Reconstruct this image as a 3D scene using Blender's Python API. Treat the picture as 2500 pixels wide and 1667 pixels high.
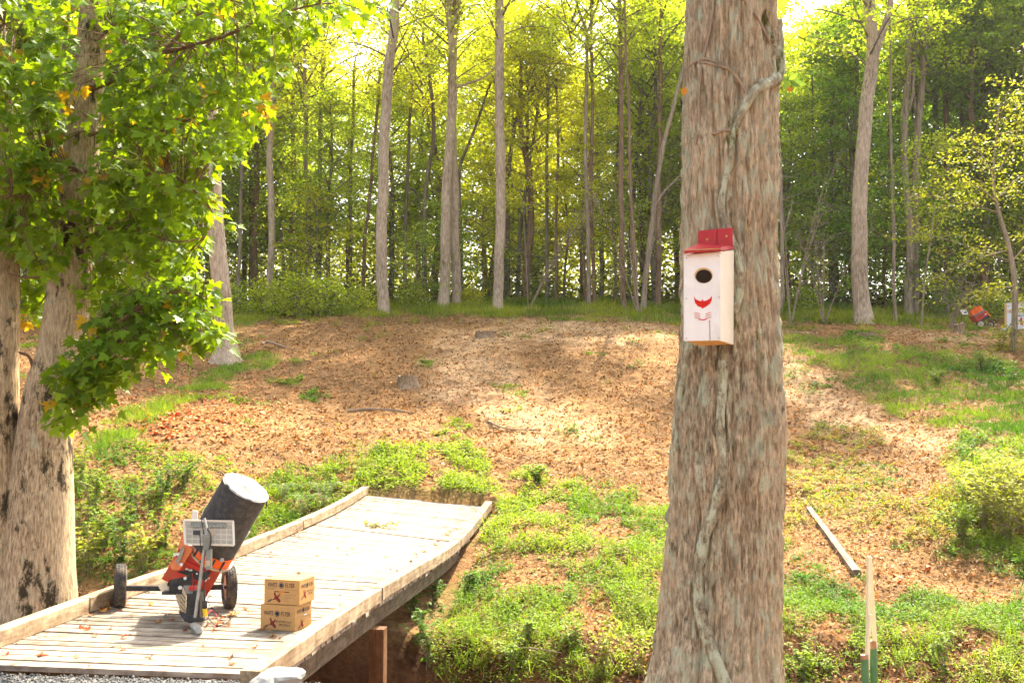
import bpy, bmesh, math, random
import numpy as np
from mathutils import Vector, Matrix

for o in list(bpy.data.objects): bpy.data.objects.remove(o, do_unlink=True)
scene = bpy.context.scene
C = scene.collection
R_ = math.radians

# ------------------------------------------------------------------ camera
EYE = 1.9
PITCH = R_(3.93)
F = 2500 * 35 / 36.0            # focal length in photo pixels (photo 2500 x 1667)
cam_d = bpy.data.cameras.new('camera')
cam_d.lens = 35; cam_d.sensor_width = 36; cam_d.clip_end = 3000; cam_d.clip_start = 0.05
cam_d.dof.use_dof = True; cam_d.dof.focus_distance = 14.0; cam_d.dof.aperture_fstop = 6.3
cam = bpy.data.objects.new('camera', cam_d); C.objects.link(cam)
cam.location = (0, 0, EYE); cam.rotation_euler = (math.pi / 2 + PITCH, 0, 0)
scene.camera = cam

# ------------------------------------------------------------------ sky, sun, exposure
SUN_EL, SUN_AZ = R_(50), R_(24)          # behind the wood, a little to the right
sun_dir = Vector((math.sin(SUN_AZ) * math.cos(SUN_EL), math.cos(SUN_AZ) * math.cos(SUN_EL), math.sin(SUN_EL)))
w = bpy.data.worlds.new('World'); scene.world = w; w.use_nodes = True
nt = w.node_tree; nt.nodes.clear()
sky = nt.nodes.new('ShaderNodeTexSky'); sky.sky_type = 'NISHITA'; sky.sun_disc = False
sky.sun_elevation = SUN_EL; sky.sun_rotation = SUN_AZ; sky.air_density = 1.0; sky.dust_density = 5.0; sky.ozone_density = .4
bg = nt.nodes.new('ShaderNodeBackground'); bg.inputs[1].default_value = 0.15
wo = nt.nodes.new('ShaderNodeOutputWorld')
hsv = nt.nodes.new('ShaderNodeHueSaturation'); hsv.inputs['Saturation'].default_value = .45      # hazy late-summer sky
nt.links.new(sky.outputs[0], hsv.inputs['Color']); nt.links.new(hsv.outputs[0], bg.inputs[0]); nt.links.new(bg.outputs[0], wo.inputs[0])
sl = bpy.data.lights.new('sun', 'SUN'); sl.energy = 5.0; sl.angle = R_(0.53); sl.color = (1.0, 0.89, 0.68)
sun = bpy.data.objects.new('sun', sl); C.objects.link(sun)
sun.rotation_euler = sun_dir.to_track_quat('Z', 'Y').to_euler()
scene.view_settings.view_transform = 'Standard'; scene.view_settings.look = 'None'
scene.view_settings.exposure = 2.0; scene.view_settings.gamma = 1.0
scene.view_settings.use_curve_mapping = False
scene.render.engine = 'CYCLES'
scene.cycles.max_bounces = 5; scene.cycles.transmission_bounces = 3; scene.cycles.diffuse_bounces = 3; scene.cycles.glossy_bounces = 2
scene.cycles.use_adaptive_sampling = True; scene.cycles.adaptive_threshold = .03

# ------------------------------------------------------------------ small maths
rng = np.random.default_rng(7)
random.seed(7)
A = np.array

def P(px, py, Y):
    """the point at distance Y (metres along +Y) on the sight line through photo pixel px, py"""
    u = (px - 1250) / F; v = (833.5 - py) / F
    t = Y / (math.cos(PITCH) - v * math.sin(PITCH))
    return A([u * t, Y, EYE + t * (math.sin(PITCH) + v * math.cos(PITCH))])

def proj(X, Y, Z):
    fy = Y * math.cos(PITCH) + (Z - EYE) * math.sin(PITCH)
    up = -Y * math.sin(PITCH) + (Z - EYE) * math.cos(PITCH)
    return 1250 + F * X / fy, 833.5 - F * up / fy

def hash3(i, j, k, s):
    h = (i * 374761393 + j * 668265263 + k * 2147483647 % 1274126177 + s * 974711) & 0xffffffff
    h = ((h ^ (h >> 13)) * 1274126177) & 0xffffffff
    h = ((h ^ (h >> 16)) * 2246822519) & 0xffffffff
    return ((h ^ (h >> 15)) & 0xffffff) / float(0xffffff)

def vnoise(x, y, z=None, seed=0):
    x = np.asarray(x, float); y = np.asarray(y, float)
    z = np.zeros_like(x) if z is None else np.asarray(z, float) + 0 * x
    xi, yi, zi = np.floor(x).astype(np.int64), np.floor(y).astype(np.int64), np.floor(z).astype(np.int64)
    fx, fy, fz = x - xi, y - yi, z - zi
    fx, fy, fz = [t * t * (3 - 2 * t) for t in (fx, fy, fz)]
    r = 0
    for a in (0, 1):
        for b in (0, 1):
            for c in (0, 1):
                wgt = (fx if a else 1 - fx) * (fy if b else 1 - fy) * (fz if c else 1 - fz)
                r = r + wgt * hash3(xi + a, yi + b, zi + c, seed)
    return r

def fbm(x, y, z=None, seed=0, oct=4):
    s, a, t = 0, 1.0, 0
    for o in range(oct):
        f = 2 ** o
        s = s + a * vnoise(np.asarray(x) * f, np.asarray(y) * f, None if z is None else np.asarray(z) * f, seed + o * 17)
        t += a; a *= .5
    return s / t

def norm(v):
    v = np.asarray(v, float)
    return v / (np.linalg.norm(v, axis=-1, keepdims=True) + 1e-12)

def in_poly(px, py, poly):
    px = np.asarray(px); py = np.asarray(py)
    r = np.zeros(px.shape, bool); n = len(poly)
    for i in range(n):
        x0, y0 = poly[i]; x1, y1 = poly[(i + 1) % n]
        if y0 == y1: continue
        c = ((y0 > py) != (y1 > py)) & (px < (x1 - x0) * (py - y0) / (y1 - y0) + x0)
        r ^= c
    return r

# ------------------------------------------------------------------ object helpers
def tag(o, label=None, cat=None, group=None, kind=None):
    if label: o['label'] = label
    if cat: o['category'] = cat
    if group: o['group'] = group
    if kind: o['kind'] = kind
    return o

def empty(name, loc, label=None, cat=None, group=None):
    o = bpy.data.objects.new(name, None); C.objects.link(o)
    o.empty_display_size = .2; o.location = [float(t) for t in loc]
    return tag(o, label, cat, group)

def np_mesh(name, V, Fc, col=None, smooth=False):
    me = bpy.data.meshes.new(name)
    V = np.ascontiguousarray(V, np.float32); Fc = np.ascontiguousarray(Fc, np.int32)
    k = Fc.shape[1]
    me.vertices.add(len(V)); me.vertices.foreach_set('co', V.ravel())
    me.loops.add(Fc.size); me.loops.foreach_set('vertex_index', Fc.ravel())
    me.polygons.add(len(Fc)); me.polygons.foreach_set('loop_start', np.arange(0, Fc.size, k, dtype=np.int32))
    me.update(calc_edges=True)
    if col is not None:
        c = np.ones((len(V), 4), np.float32); c[:, :3] = col
        me.attributes.new('col', 'FLOAT_COLOR', 'POINT').data.foreach_set('color', c.ravel())
    if smooth: me.polygons.foreach_set('use_smooth', np.ones(len(Fc), bool))
    return me

def link(name, me, mat, parent=None, loc=None):
    o = bpy.data.objects.new(name, me); C.objects.link(o)
    if mat and not me.materials: me.materials.append(mat)
    if parent is not None: o.parent = parent
    if loc is not None: o.location = [float(t) for t in loc]
    return o

class MB:
    """collects boxes, tubes and discs; build() links them as one mesh object"""
    def __init__(s): s.v = []; s.f = []
    def add(s, V, Fc):
        b = len(s.v); s.v += [tuple(float(c) for c in p) for p in V]; s.f += [tuple(i + b for i in f) for f in Fc]; return s
    def obox(s, c, ax, ay, az):
        """box: centre and three half-axis vectors"""
        c, ax, ay, az = map(A, (c, ax, ay, az))
        V = [c + i * ax + j * ay + k * az for k in (-1, 1) for j in (-1, 1) for i in (-1, 1)]
        return s.add(V, [(0, 2, 3, 1), (4, 5, 7, 6), (0, 1, 5, 4), (2, 6, 7, 3), (0, 4, 6, 2), (1, 3, 7, 5)])
    def bar(s, a, b, w, h=None, up=(0, 0, 1)):
        a, b = A(a, float), A(b, float); d = b - a; L = np.linalg.norm(d); d = d / L
        r = np.cross(d, up); r = norm(r) if np.linalg.norm(r) > 1e-4 else A([1., 0, 0]); u = np.cross(r, d)
        return s.obox((a + b) / 2, d * L / 2, r * w / 2, u * (h or w) / 2)
    def tube(s, pts, rad, n=8, caps=True):
        pts = A(pts, float); m = len(pts); rad = np.broadcast_to(A(rad, float), (m,))
        T = np.gradient(pts, axis=0); T = norm(T)
        ref = A([0, 0, 1.]) if abs(T[0][2]) < .9 else A([1., 0, 0])
        V = []
        r0 = norm(np.cross(T[0], ref))
        for i in range(m):
            r0 = norm(r0 - T[i] * np.dot(r0, T[i])); u = np.cross(T[i], r0)
            for k in range(n):
                a = 2 * math.pi * k / n
                V.append(pts[i] + rad[i] * (math.cos(a) * r0 + math.sin(a) * u))
        Fc = []
        for i in range(m - 1):
            for k in range(n):
                k2 = (k + 1) % n
                Fc.append((i * n + k, i * n + k2, (i + 1) * n + k2, (i + 1) * n + k))
        if caps: Fc += [tuple(range(n - 1, -1, -1)), tuple((m - 1) * n + k for k in range(n))]
        return s.add(V, Fc)
    def cyl(s, a, b, r, n=20, r2=None): return s.tube([a, b], [r, r if r2 is None else r2], n)
    def torus(s, c, axis, R, r, n=32, m=10):
        c, ax = A(c, float), norm(A(axis, float)); e = norm(np.cross(ax, (0, 0, 1) if abs(ax[2]) < .9 else (1, 0, 0))); g = np.cross(ax, e)
        V, Fc = [], []
        for i in range(n):
            a = 2 * math.pi * i / n; d = math.cos(a) * e + math.sin(a) * g
            for j in range(m):
                b = 2 * math.pi * j / m
                V.append(c + d * (R + r * math.cos(b)) + ax * r * math.sin(b))
        for i in range(n):
            for j in range(m):
                Fc.append((i * m + j, ((i + 1) % n) * m + j, ((i + 1) % n) * m + (j + 1) % m, i * m + (j + 1) % m))
        return s.add(V, Fc)
    def poly(s, pts, thick=None):
        pts = [A(p, float) for p in pts]; n = len(pts)
        if thick is None: return s.add(pts, [tuple(range(n))])
        t = A(thick, float)
        return s.add([p for p in pts] + [p + t for p in pts],
                     [tuple(range(n - 1, -1, -1)), tuple(range(n, 2 * n))] + [(i, (i + 1) % n, n + (i + 1) % n, n + i) for i in range(n)])
    def build(s, name, mat, parent=None, smooth=False, bevel=0, origin=None):
        org = A(origin if origin is not None else (parent.matrix_world.translation if False else (0, 0, 0)), float)
        if parent is not None and origin is None:
            p, org = parent, A([0., 0, 0])
            while p is not None: org = org + A(p.location[:]); p = p.parent
        me = bpy.data.meshes.new(name)
        me.from_pydata([tuple(A(v) - org) for v in s.v], [], s.f)
        if bevel:
            bm = bmesh.new(); bm.from_mesh(me)
            bmesh.ops.remove_doubles(bm, verts=bm.verts, dist=1e-6)
            bmesh.ops.recalc_face_normals(bm, faces=bm.faces)
            bmesh.ops.bevel(bm, geom=[e for e in bm.edges if e.is_manifold and e.calc_face_angle(0) > .5], offset=bevel, segments=2, affect='EDGES', profile=.6)
            bm.to_mesh(me); bm.free()
        else:
            bm = bmesh.new(); bm.from_mesh(me); bmesh.ops.recalc_face_normals(bm, faces=bm.faces); bm.to_mesh(me); bm.free()
        if smooth:
            me.polygons.foreach_set('use_smooth', np.ones(len(me.polygons), bool))
            try: me.set_sharp_from_angle(angle=R_(35))
            except Exception: pass
        o = link(name, me, mat, parent)
        if origin is not None and parent is None: o.location = [float(t) for t in origin]
        return o

# ------------------------------------------------------------------ materials
class NM:
    def __init__(s, name, rough=.8, spec=.3):
        s.m = bpy.data.materials.new(name); s.m.use_nodes = True
        s.n = s.m.node_tree.nodes; s.l = s.m.node_tree.links
        s.b = s.n['Principled BSDF']; s.out = s.n['Material Output']
        s.b.inputs['Roughness'].default_value = rough; s.b.inputs['Specular IOR Level'].default_value = spec
    def node(s, t, **k):
        n = s.n.new(t)
        for a, b in k.items(): setattr(n, a, b)
        return n
    def co(s, scale=(1, 1, 1), kind='Object', rot=(0, 0, 0)):
        tc = s.node('ShaderNodeTexCoord'); mp = s.node('ShaderNodeMapping')
        mp.inputs['Scale'].default_value = scale; mp.inputs['Rotation'].default_value = rot
        s.l.new(tc.outputs[kind], mp.inputs[0]); return mp.outputs[0]
    def noise(s, co, scale, detail=4, rough=.55, dist=0):
        n = s.node('ShaderNodeTexNoise'); n.inputs['Scale'].default_value = scale; n.inputs['Detail'].default_value = detail
        n.inputs['Roughness'].default_value = rough; n.inputs['Distortion'].default_value = dist
        s.l.new(co, n.inputs['Vector']); return n.outputs[0]
    def voro(s, co, scale, feature='F1', out=0):
        n = s.node('ShaderNodeTexVoronoi'); n.feature = feature; n.inputs['Scale'].default_value = scale
        s.l.new(co, n.inputs['Vector']); return n.outputs[out]
    def ramp(s, fac, stops):
        r = s.node('ShaderNodeValToRGB'); e = r.color_ramp.elements
        while len(e) < len(stops): e.new(.5)
        for i, (p, c) in enumerate(stops):
            e[i].position = p; e[i].color = (*c, 1) if len(c) == 3 else c
        s.l.new(fac, r.inputs[0]); return r.outputs[0]
    def mix(s, fac, a, b, mode='MIX'):
        m = s.node('ShaderNodeMix', data_type='RGBA', blend_type=mode)
        for i, x in ((0, fac), (6, a), (7, b)):
            if isinstance(x, (int, float)): m.inputs[i].default_value = x
            elif isinstance(x, tuple): m.inputs[i].default_value = (*x, 1)
            else: s.l.new(x, m.inputs[i])
        return m.outputs[2]
    def math(s, op, a, b):
        m = s.node('ShaderNodeMath', operation=op)
        for i, x in enumerate((a, b)):
            if isinstance(x, (int, float)): m.inputs[i].default_value = x
            else: s.l.new(x, m.inputs[i])
        return m.outputs[0]
    def col(s, x):
        if isinstance(x, tuple): s.b.inputs['Base Color'].default_value = (*x, 1)
        else: s.l.new(x, s.b.inputs['Base Color'])
        return s
    def bump(s, h, strength=.5, dist=.02):
        b = s.node('ShaderNodeBump'); b.inputs['Strength'].default_value = strength; b.inputs['Distance'].default_value = dist
        s.l.new(h, b.inputs['Height']); s.l.new(b.outputs[0], s.b.inputs['Normal']); return s
    def attr(s, name='col'):
        a = s.node('ShaderNodeAttribute'); a.attribute_name = name; return a.outputs['Color']

def plain(name, c, rough=.7, var=.25, scale=12, metal=0, bump=.15, spec=.3, dirt=None):
    m = NM(name, rough, spec); co = m.co()
    n = m.noise(co, scale, 5)
    d = tuple(t * (1 - var) for t in c); l = tuple(min(1, t * (1 + var)) for t in c)
    cc = m.ramp(n, [(.3, d), (.7, l)])
    if dirt: cc = m.mix(m.ramp(m.noise(co, scale * .35, 6, .7), [(.45, (0, 0, 0)), (.65, (1, 1, 1))]), cc, dirt)
    m.col(cc); m.b.inputs['Metallic'].default_value = metal
    if bump: m.bump(n, bump, .004)
    return m.m

def leaf_mat(name, trans=.5, rough=.45, warm=(1.25, 1.35, .35), use_obj=True):
    m = NM(name, rough, .18)
    c = m.attr()
    if use_obj:
        oi = m.node('ShaderNodeObjectInfo'); c = m.mix(1.0, c, oi.outputs['Color'], 'MULTIPLY')
    m.col(c)
    t = m.node('ShaderNodeBsdfTranslucent'); m.l.new(m.mix(1.0, c, warm, 'MULTIPLY'), t.inputs[0])
    mx = m.node('ShaderNodeMixShader'); mx.inputs[0].default_value = trans
    m.l.new(m.b.outputs[0], mx.inputs[1]); m.l.new(t.outputs[0], mx.inputs[2]); m.l.new(mx.outputs[0], m.out.inputs[0])
    return m.m

def bark_mat(name, dark, light, sxy=9, sz=1.6, bump=.9, lichen=None, moss=None, dist=.03, lich_amt=.55, lsc=2.2):
    m = NM(name, .92, .12)
    co = m.co((sxy, sxy, sz)); f = m.noise(co, 1.6, 8, .65, .3)
    f2 = m.noise(m.co((sxy * 2.4, sxy * 2.4, sz * 1.4)), 1.5, 6, .7)
    h = m.math('ADD', m.math('MULTIPLY', f, .65), m.math('MULTIPLY', f2, .35))
    c = m.ramp(h, [(.40, dark), (.5, tuple((a + b) / 2 for a, b in zip(dark, light))), (.59, light)])
    big = m.noise(m.co((1, 1, .5)), 1.3, 4)
    c = m.mix(m.ramp(big, [(.35, (.0, .0, .0)), (.7, (.45, .45, .45))]), c, tuple(min(1, t * 1.35) for t in light))
    if lichen:
        lf = m.ramp(m.noise(m.co((lsc, lsc, lsc * .5)), 2.2, 9, .72), [(lich_amt, (0, 0, 0)), (lich_amt + .1, (.85, .85, .85))])
        c = m.mix(lf, c, lichen)
    if moss:
        col, amt = moss
        mf = m.ramp(m.noise(m.co((1.6, 1.6, .7)), 1.9, 9, .75), [(amt, (0, 0, 0)), (amt + .06, (.95, .95, .95))])
        c = m.mix(mf, c, col)
    m.col(c).bump(h, bump, dist)
    return m.m

def attr_mat(name, rough=.85, spec=.2, bump=0):
    m = NM(name, rough, spec); m.col(m.attr()); return m.m

M = {}
M['leaf'] = leaf_mat('foliage_leaf', .6, .5, (1.62, 1.57, .46))
M['maple'] = leaf_mat('maple_leaf', .5, .5, (3.4, 2.5, .3), False)
M['weed'] = leaf_mat('weed_leaf', .45, .6, (1.4, 1.4, .4), False)
M['litter'] = leaf_mat('dry_leaf', .2, .7, (1.2, .9, .6), False)
M['bark_far'] = bark_mat('bark_grey', (.12, .09, .06), (.36, .28, .20), 7, 1.0, .8)
M['bark_pale'] = bark_mat('bark_pale', (.17, .115, .075), (.54, .42, .30), 11, 2.2, 1.0)
M['bark_brown'] = bark_mat('bark_brown', (.10, .06, .035), (.28, .18, .11), 8, 1.0, .8)
M['bark_dark'] = bark_mat('bark_dark', (.07, .055, .038), (.22, .175, .12), 8, 1.0, .8)
M['bark_house'] = bark_mat('bark_furrowed', (.13, .09, .052), (.67, .53, .35), 38, 8, 1.0, (.54, .57, .40), ((.11, .095, .02), .60), .03, .51, 5)
M['bark_maple'] = bark_mat('bark_maple', (.15, .09, .045), (.60, .45, .28), 28, 5.5, 1.0, (.44, .44, .31), ((.035, .028, .014), .53), .03, .58, 3)
M['vine'] = bark_mat('lichen_vine', (.09, .065, .035), (.40, .34, .23), 24, 12, 1.0, (.54, .57, .40), ((.12, .11, .02), .56), .03, .46, 7)

def wood_mat(name, dark, light, along='x', rough=.8, bump=.35):
    m = NM(name, rough, .2)
    sc = {'x': (1.2, 26, 26), 'y': (26, 1.2, 26), 'z': (26, 26, 1.2)}[along]
    oi = m.node('ShaderNodeObjectInfo')
    co = m.co(sc); add = m.node('ShaderNodeVectorMath', operation='ADD')
    cb = m.node('ShaderNodeCombineXYZ'); r100 = m.math('MULTIPLY', oi.outputs['Random'], 90.0)
    for i in range(3): m.l.new(r100, cb.inputs[i])
    m.l.new(co, add.inputs[0]); m.l.new(cb.outputs[0], add.inputs[1])
    g = m.noise(add.outputs[0], 1.0, 7, .65, .6)
    c = m.ramp(g, [(.3, dark), (.62, light)])
    v = m.math('ADD', m.math('MULTIPLY', oi.outputs['Random'], .5), .72)
    hs = m.node('ShaderNodeHueSaturation'); m.l.new(v, hs.inputs['Value']); m.l.new(c, hs.inputs['Color'])
    stain = m.ramp(m.noise(m.co((3, 3, 3)), 1.7, 6, .7), [(.42, (.62, .56, .5)), (.6, (1, 1, 1))])
    m.col(m.mix(1.0, hs.outputs[0], stain, 'MULTIPLY')).bump(g, bump, .004)
    return m.m
M['plank'] = wood_mat('weathered_plank', (.18, .145, .11), (.41, .355, .29))
M['timber'] = wood_mat('weathered_timber', (.26, .18, .11), (.52, .40, .26), 'y')
M['beam'] = wood_mat('shaded_beam', (.06, .045, .03), (.15, .115, .08), 'y')  # stringer wood darkened in its colour for the shade under the deck
M['post_wood'] = wood_mat('brown_post_wood', (.11, .05, .022), (.25, .125, .055), 'z')
M['grey_wood'] = wood_mat('grey_log_wood', (.09, .07, .05), (.34, .28, .22), 'x')
M['lath'] = plain('pale_lath', (.82, .75, .48), .6, .06, 14, 0, .05)
M['stump'] = bark_mat('stump_bark', (.05, .032, .018), (.30, .21, .13), 14, 3, 1.0)
M['stump_top'] = plain('stump_cut', (.50, .37, .22), .9, .3, 18)
M['rubber'] = plain('tyre_rubber', (.045, .042, .04), .85, .4, 30, dirt=(.16, .12, .08))
M['rim'] = plain('cream_rim', (.62, .55, .43), .5, .12, 10, dirt=(.34, .22, .12))
M['black_metal'] = plain('black_paint', (.022, .022, .024), .5, .3, 20, bump=.05, dirt=(.07, .06, .05))
M['steel'] = plain('dull_steel', (.33, .31, .28), .45, .25, 25, .7, .1)
M['zinc'] = plain('zinc_bolt', (.6, .57, .5), .35, .15, 20, .8, .05)
M['red'] = plain('red_paint', (.52, .028, .015), .42, .15, 9, 0, .04, .5, dirt=(.42, .07, .035))
M['orange_red'] = plain('sunlit_red_paint', (.62, .16, .045), .5, .12, 7, 0, .04, .4)  # red plate pushed to orange: bounced sunlight put into the colour
M['orange'] = plain('clay_orange', (.85, .13, .012), .6, .1, 14, 0, .05)
M['canvas'] = plain('black_canvas', (.030, .031, .036), .7, .3, 60, 0, .25, .4, dirt=(.075, .065, .055))
M['canvas_top'] = plain('sunlit_canvas_top', (.21, .208, .215), .9, .35, 7, 0, .9, .1, dirt=(.11, .11, .115))  # top canvas paler than the sides: sun on it put into the colour
M['tan_plastic'] = plain('tan_plastic', (.45, .35, .24), .6, .12, 10, 0, .03)
M['panel_back'] = plain('panel_backsheet', (.62, .55, .44), .55, .06, 6, 0, .02)
M['panel_cell'] = plain('panel_cell', (.40, .35, .285), .55, .06, 6, 0, .02)
M['alu'] = plain('aluminium_frame', (.66, .60, .50), .4, .08, 8, .3, .02)
M['yellow'] = plain('yellow_plastic', (.80, .47, .02), .5, .1, 10, 0, .03)
M['grey_plastic'] = plain('grey_plastic', (.20, .20, .17), .5, .15, 15, 0, .05)
M['wire_black'] = plain('black_wire', (.02, .02, .02), .5, .2, 10, 0, 0)
M['wire_red'] = plain('red_wire', (.45, .03, .04), .5, .2, 10, 0, 0)
M['battery_side'] = plain('battery_amber', (.46, .33, .19), .4, .25, 14, 0, .05)
M['white_tape'] = plain('white_plastic', (.80, .79, .76), .5, .05, 8, 0, .02)
M['card'] = plain('cardboard', (.47, .27, .105), .9, .08, 25, 0, .12, .1)
M['ink'] = plain('dark_print', (.035, .035, .05), .9, .2, 40, 0, 0, .1)
M['ink_red'] = plain('maroon_print', (.20, .035, .03), .9, .2, 40, 0, 0, .1)
M['ink_tail'] = plain('grey_print', (.10, .085, .06), .9, .2, 40, 0, 0, .1)
M['ink_pale'] = plain('faint_print', (.30, .20, .11), .9, .2, 40, 0, 0, .1)
M['white_paint'] = plain('white_house_paint', (.78, .78, .76), .6, .05, 8, 0, .12, .3, dirt=(.66, .65, .60))
M['warm_lit_side'] = plain('warm_lit_house_side', (.74, .66, .51), .6, .05, 8, 0, .06)  # side boards' white warmed in colour for light bounced off the ground
M['red_roof'] = plain('red_house_roof', (.44, .02, .022), .5, .12, 20, 0, .1, .4)
M['red_stencil'] = plain('red_stencil', (.62, .03, .02), .8, .15, 40, 0, 0, .1)
M['red_stencil_faint'] = plain('red_stencil_worn', (.68, .32, .28), .8, .2, 40, 0, 0, .1)
M['bare_wood'] = plain('bare_wood', (.55, .36, .15), .8, .15, 12, 0, .1)
M['dark_inside'] = plain('dark_inside', (.02, .012, .006), .9, .2, 12, 0, 0)
M['rock'] = plain('pale_rock', (.26, .26, .255), .85, .22, 5, 0, .6, .2, dirt=(.2, .195, .185))
M['green_post'] = plain('green_post', (.09, .20, .08), .6, .15, 12, 0, .05)
M['copper'] = plain('rusty_tip', (.38, .20, .11), .6, .2, 20, 0, .05)
M['sign_white'] = plain('sign_white', (.66, .66, .68), .7, .06, 5, 0, .02)
M['bag'] = plain('grey_sandbag', (.45, .46, .49), .8, .15, 8, 0, .3)
M['clay'] = attr_mat('orange_clay', .6, .3)
M['gravel'] = attr_mat('gravel_stone', .9, .2)
M['twig'] = plain('dead_twig', (.30, .22, .15), .9, .25, 12, 0, .1)
M['branch'] = plain('maple_branch', (.16, .085, .045), .85, .25, 20, 0, .3)

# ------------------------------------------------------------------ terrain heights
YK = A([0, 5, 6.2, 7.1, 8.2, 9.5, 11, 12.6, 13.2, 16, 18, 20, 22, 24, 28, 32, 36, 40, 44, 50, 56, 70, 140, 420.])
COLS = A([-400, 0, 120, 400, 800, 1000, 1300, 1800, 2500, 3000.])
_a = [-.16, -.16, -.16, -.16, -.16, -.16, -.5, -1.2, -1.5, -1.0, 0, 1.0, 1.5, 1.9, 2.6, 3.35, 4.3, 5.05, 5.75, 6.7, 7.6, 8.6, 13, 20]
_b = [-.16, -.16, -.16, -.16, -.2, -.6, -1.6, -1.8, -1.6, -.95, -.15, .75, 1.3, 1.75, 2.5, 3.3, 4.3, 5.1, 5.85, 6.9, 7.8, 8.6, 13, 20]
_c = [-.16, -.16, -.16, -.18, -.9, -1.9, -2.3, -2.2, -1.05, -.95, -.6, -.15, .45, 1.0, 2.05, 3.2, 4.3, 5.2, 5.95, 7.1, 8.0, 8.7, 13, 20]
_d = [-.15, -.12, -.12, -.45, -1.5, -2.1, -2.0, -1.5, -1.05, -.62, -.35, -.1, .35, .85, 2.0, 3.2, 4.3, 5.2, 5.95, 7.2, 8.1, 8.7, 13, 20]
_e = [-.15, -.1, -.1, -.5, -1.5, -2.0, -1.6, -1.25, -1.05, -.72, -.2, .5, 1.0, 1.45, 2.35, 3.2, 4.3, 5.0, 5.55, 6.5, 7.5, 8.5, 13, 20]
TAB = A([_a, _a, _a, _b, _c, _c, _d, _d, _e, _e])
_yg = np.concatenate([np.arange(0, 60, .2), np.arange(60, 421, 3.)])
_tab = []
for row in TAB:
    z = np.interp(_yg, YK, row); zs = z.copy()
    for i in range(300):
        wv = .05 + .011 * _yg[i] if _yg[i] < 16 else .10 + .016 * _yg[i]; s_ = np.abs(_yg[:300] - _yg[i]) < wv * 1.6
        zs[i] = z[:300][s_].mean()
    _tab.append(zs)
_tab = A(_tab)

# bridge plan: right and left rail lines, rail top heights along Y
def bx_right(Y): return -2.674 + .11 * Y
def bx_left(Y): return -5.47 + .11 * Y
RY, RZ = [7, 7.5, 9.5, 11.25, 14, 16.35, 18.3, 20.4, 22], [0, 0, -.03, -.07, -.17, -.25, -.16, .02, .15]
LY, LZ = [7, 8, 10.6, 13.7, 16.7, 19, 21.2, 22], [-.02, .01, .03, .0, .05, .12, .30, .36]
def _sm(Y, a, b):
    Y = np.asarray(Y, float); return sum(np.interp(Y + d, a, b) for d in (-.9, -.6, -.3, 0, .3, .6, .9)) / 7
RAIL = .145
def deck_z(X, Y):
    zr, zl = _sm(Y, RY, RZ) - RAIL, _sm(Y, LY, LZ) - RAIL
    t = np.clip((X - bx_left(Y)) / (bx_right(Y) - bx_left(Y)), 0, 1)
    return zl + (zr - zl) * t

def H(X, Y):
    X = np.asarray(X, float); Y = np.asarray(Y, float)
    Yc = np.clip(Y, .5, 419)
    px = 1250 + F * X / np.maximum(Yc, 4.0)
    px = np.clip(px, COLS[0], COLS[-1] - 1)
    iy = np.interp(Yc, _yg, np.arange(len(_yg)))
    i0 = np.clip(iy.astype(int), 0, len(_yg) - 2); fy = iy - i0
    ic = np.clip(np.searchsorted(COLS, px, side='right') - 1, 0, len(COLS) - 2)
    fx = (px - COLS[ic]) / (COLS[ic + 1] - COLS[ic]); fx = fx * fx * (3 - 2 * fx)
    g = lambda c: _tab[c, i0] * (1 - fy) + _tab[c, i0 + 1] * fy
    z = g(ic) * (1 - fx) + g(ic + 1) * fx
    far = np.clip((Y - 7.5) / 4, 0, 1)
    z = z + far * ((fbm(X * .22 + 9, Y * .22, seed=3, oct=3) - .5) * .55 + (fbm(X * 1.1, Y * 1.1, seed=5, oct=4) - .5) * .22)
    z = z + (fbm(X * 3.5, Y * 3.5, seed=8, oct=3) - .5) * (.02 + .10 * far)
    inb = (X > bx_left(Y) - .1) & (X < bx_right(Y) + .12) & (Y > 7.2) & (Y < 21.0 - .111 * (X - bx_left(21.1)))
    z = np.where(inb, np.minimum(z, deck_z(X, Y) - .13), z)
    return z

def ground_at(px, py, y0=6.0, y1=90):
    Ys = np.arange(y0, y1, .03)
    u = (px - 1250) / F; v = (833.5 - py) / F
    t = Ys / (math.cos(PITCH) - v * math.sin(PITCH))
    X = u * t; Z = EYE + t * (math.sin(PITCH) + v * math.cos(PITCH))
    hit = np.nonzero(Z < H(X, Ys))[0]
    i = hit[0] if len(hit) else -1
    return A([X[i], Ys[i], float(H(X[i], Ys[i]))])

def deck_at(px, py):
    Ys = np.arange(7.3, 21.5, .01); u = (px - 1250) / F; v = (833.5 - py) / F
    t = Ys / (math.cos(PITCH) - v * math.sin(PITCH)); X = u * t; Z = EYE + t * (math.sin(PITCH) + v * math.cos(PITCH))
    hit = np.nonzero(Z < deck_z(X, Ys))[0]; i = hit[0] if len(hit) else -1
    return A([X[i], Ys[i], float(deck_z(X[i], Ys[i]))])

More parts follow.
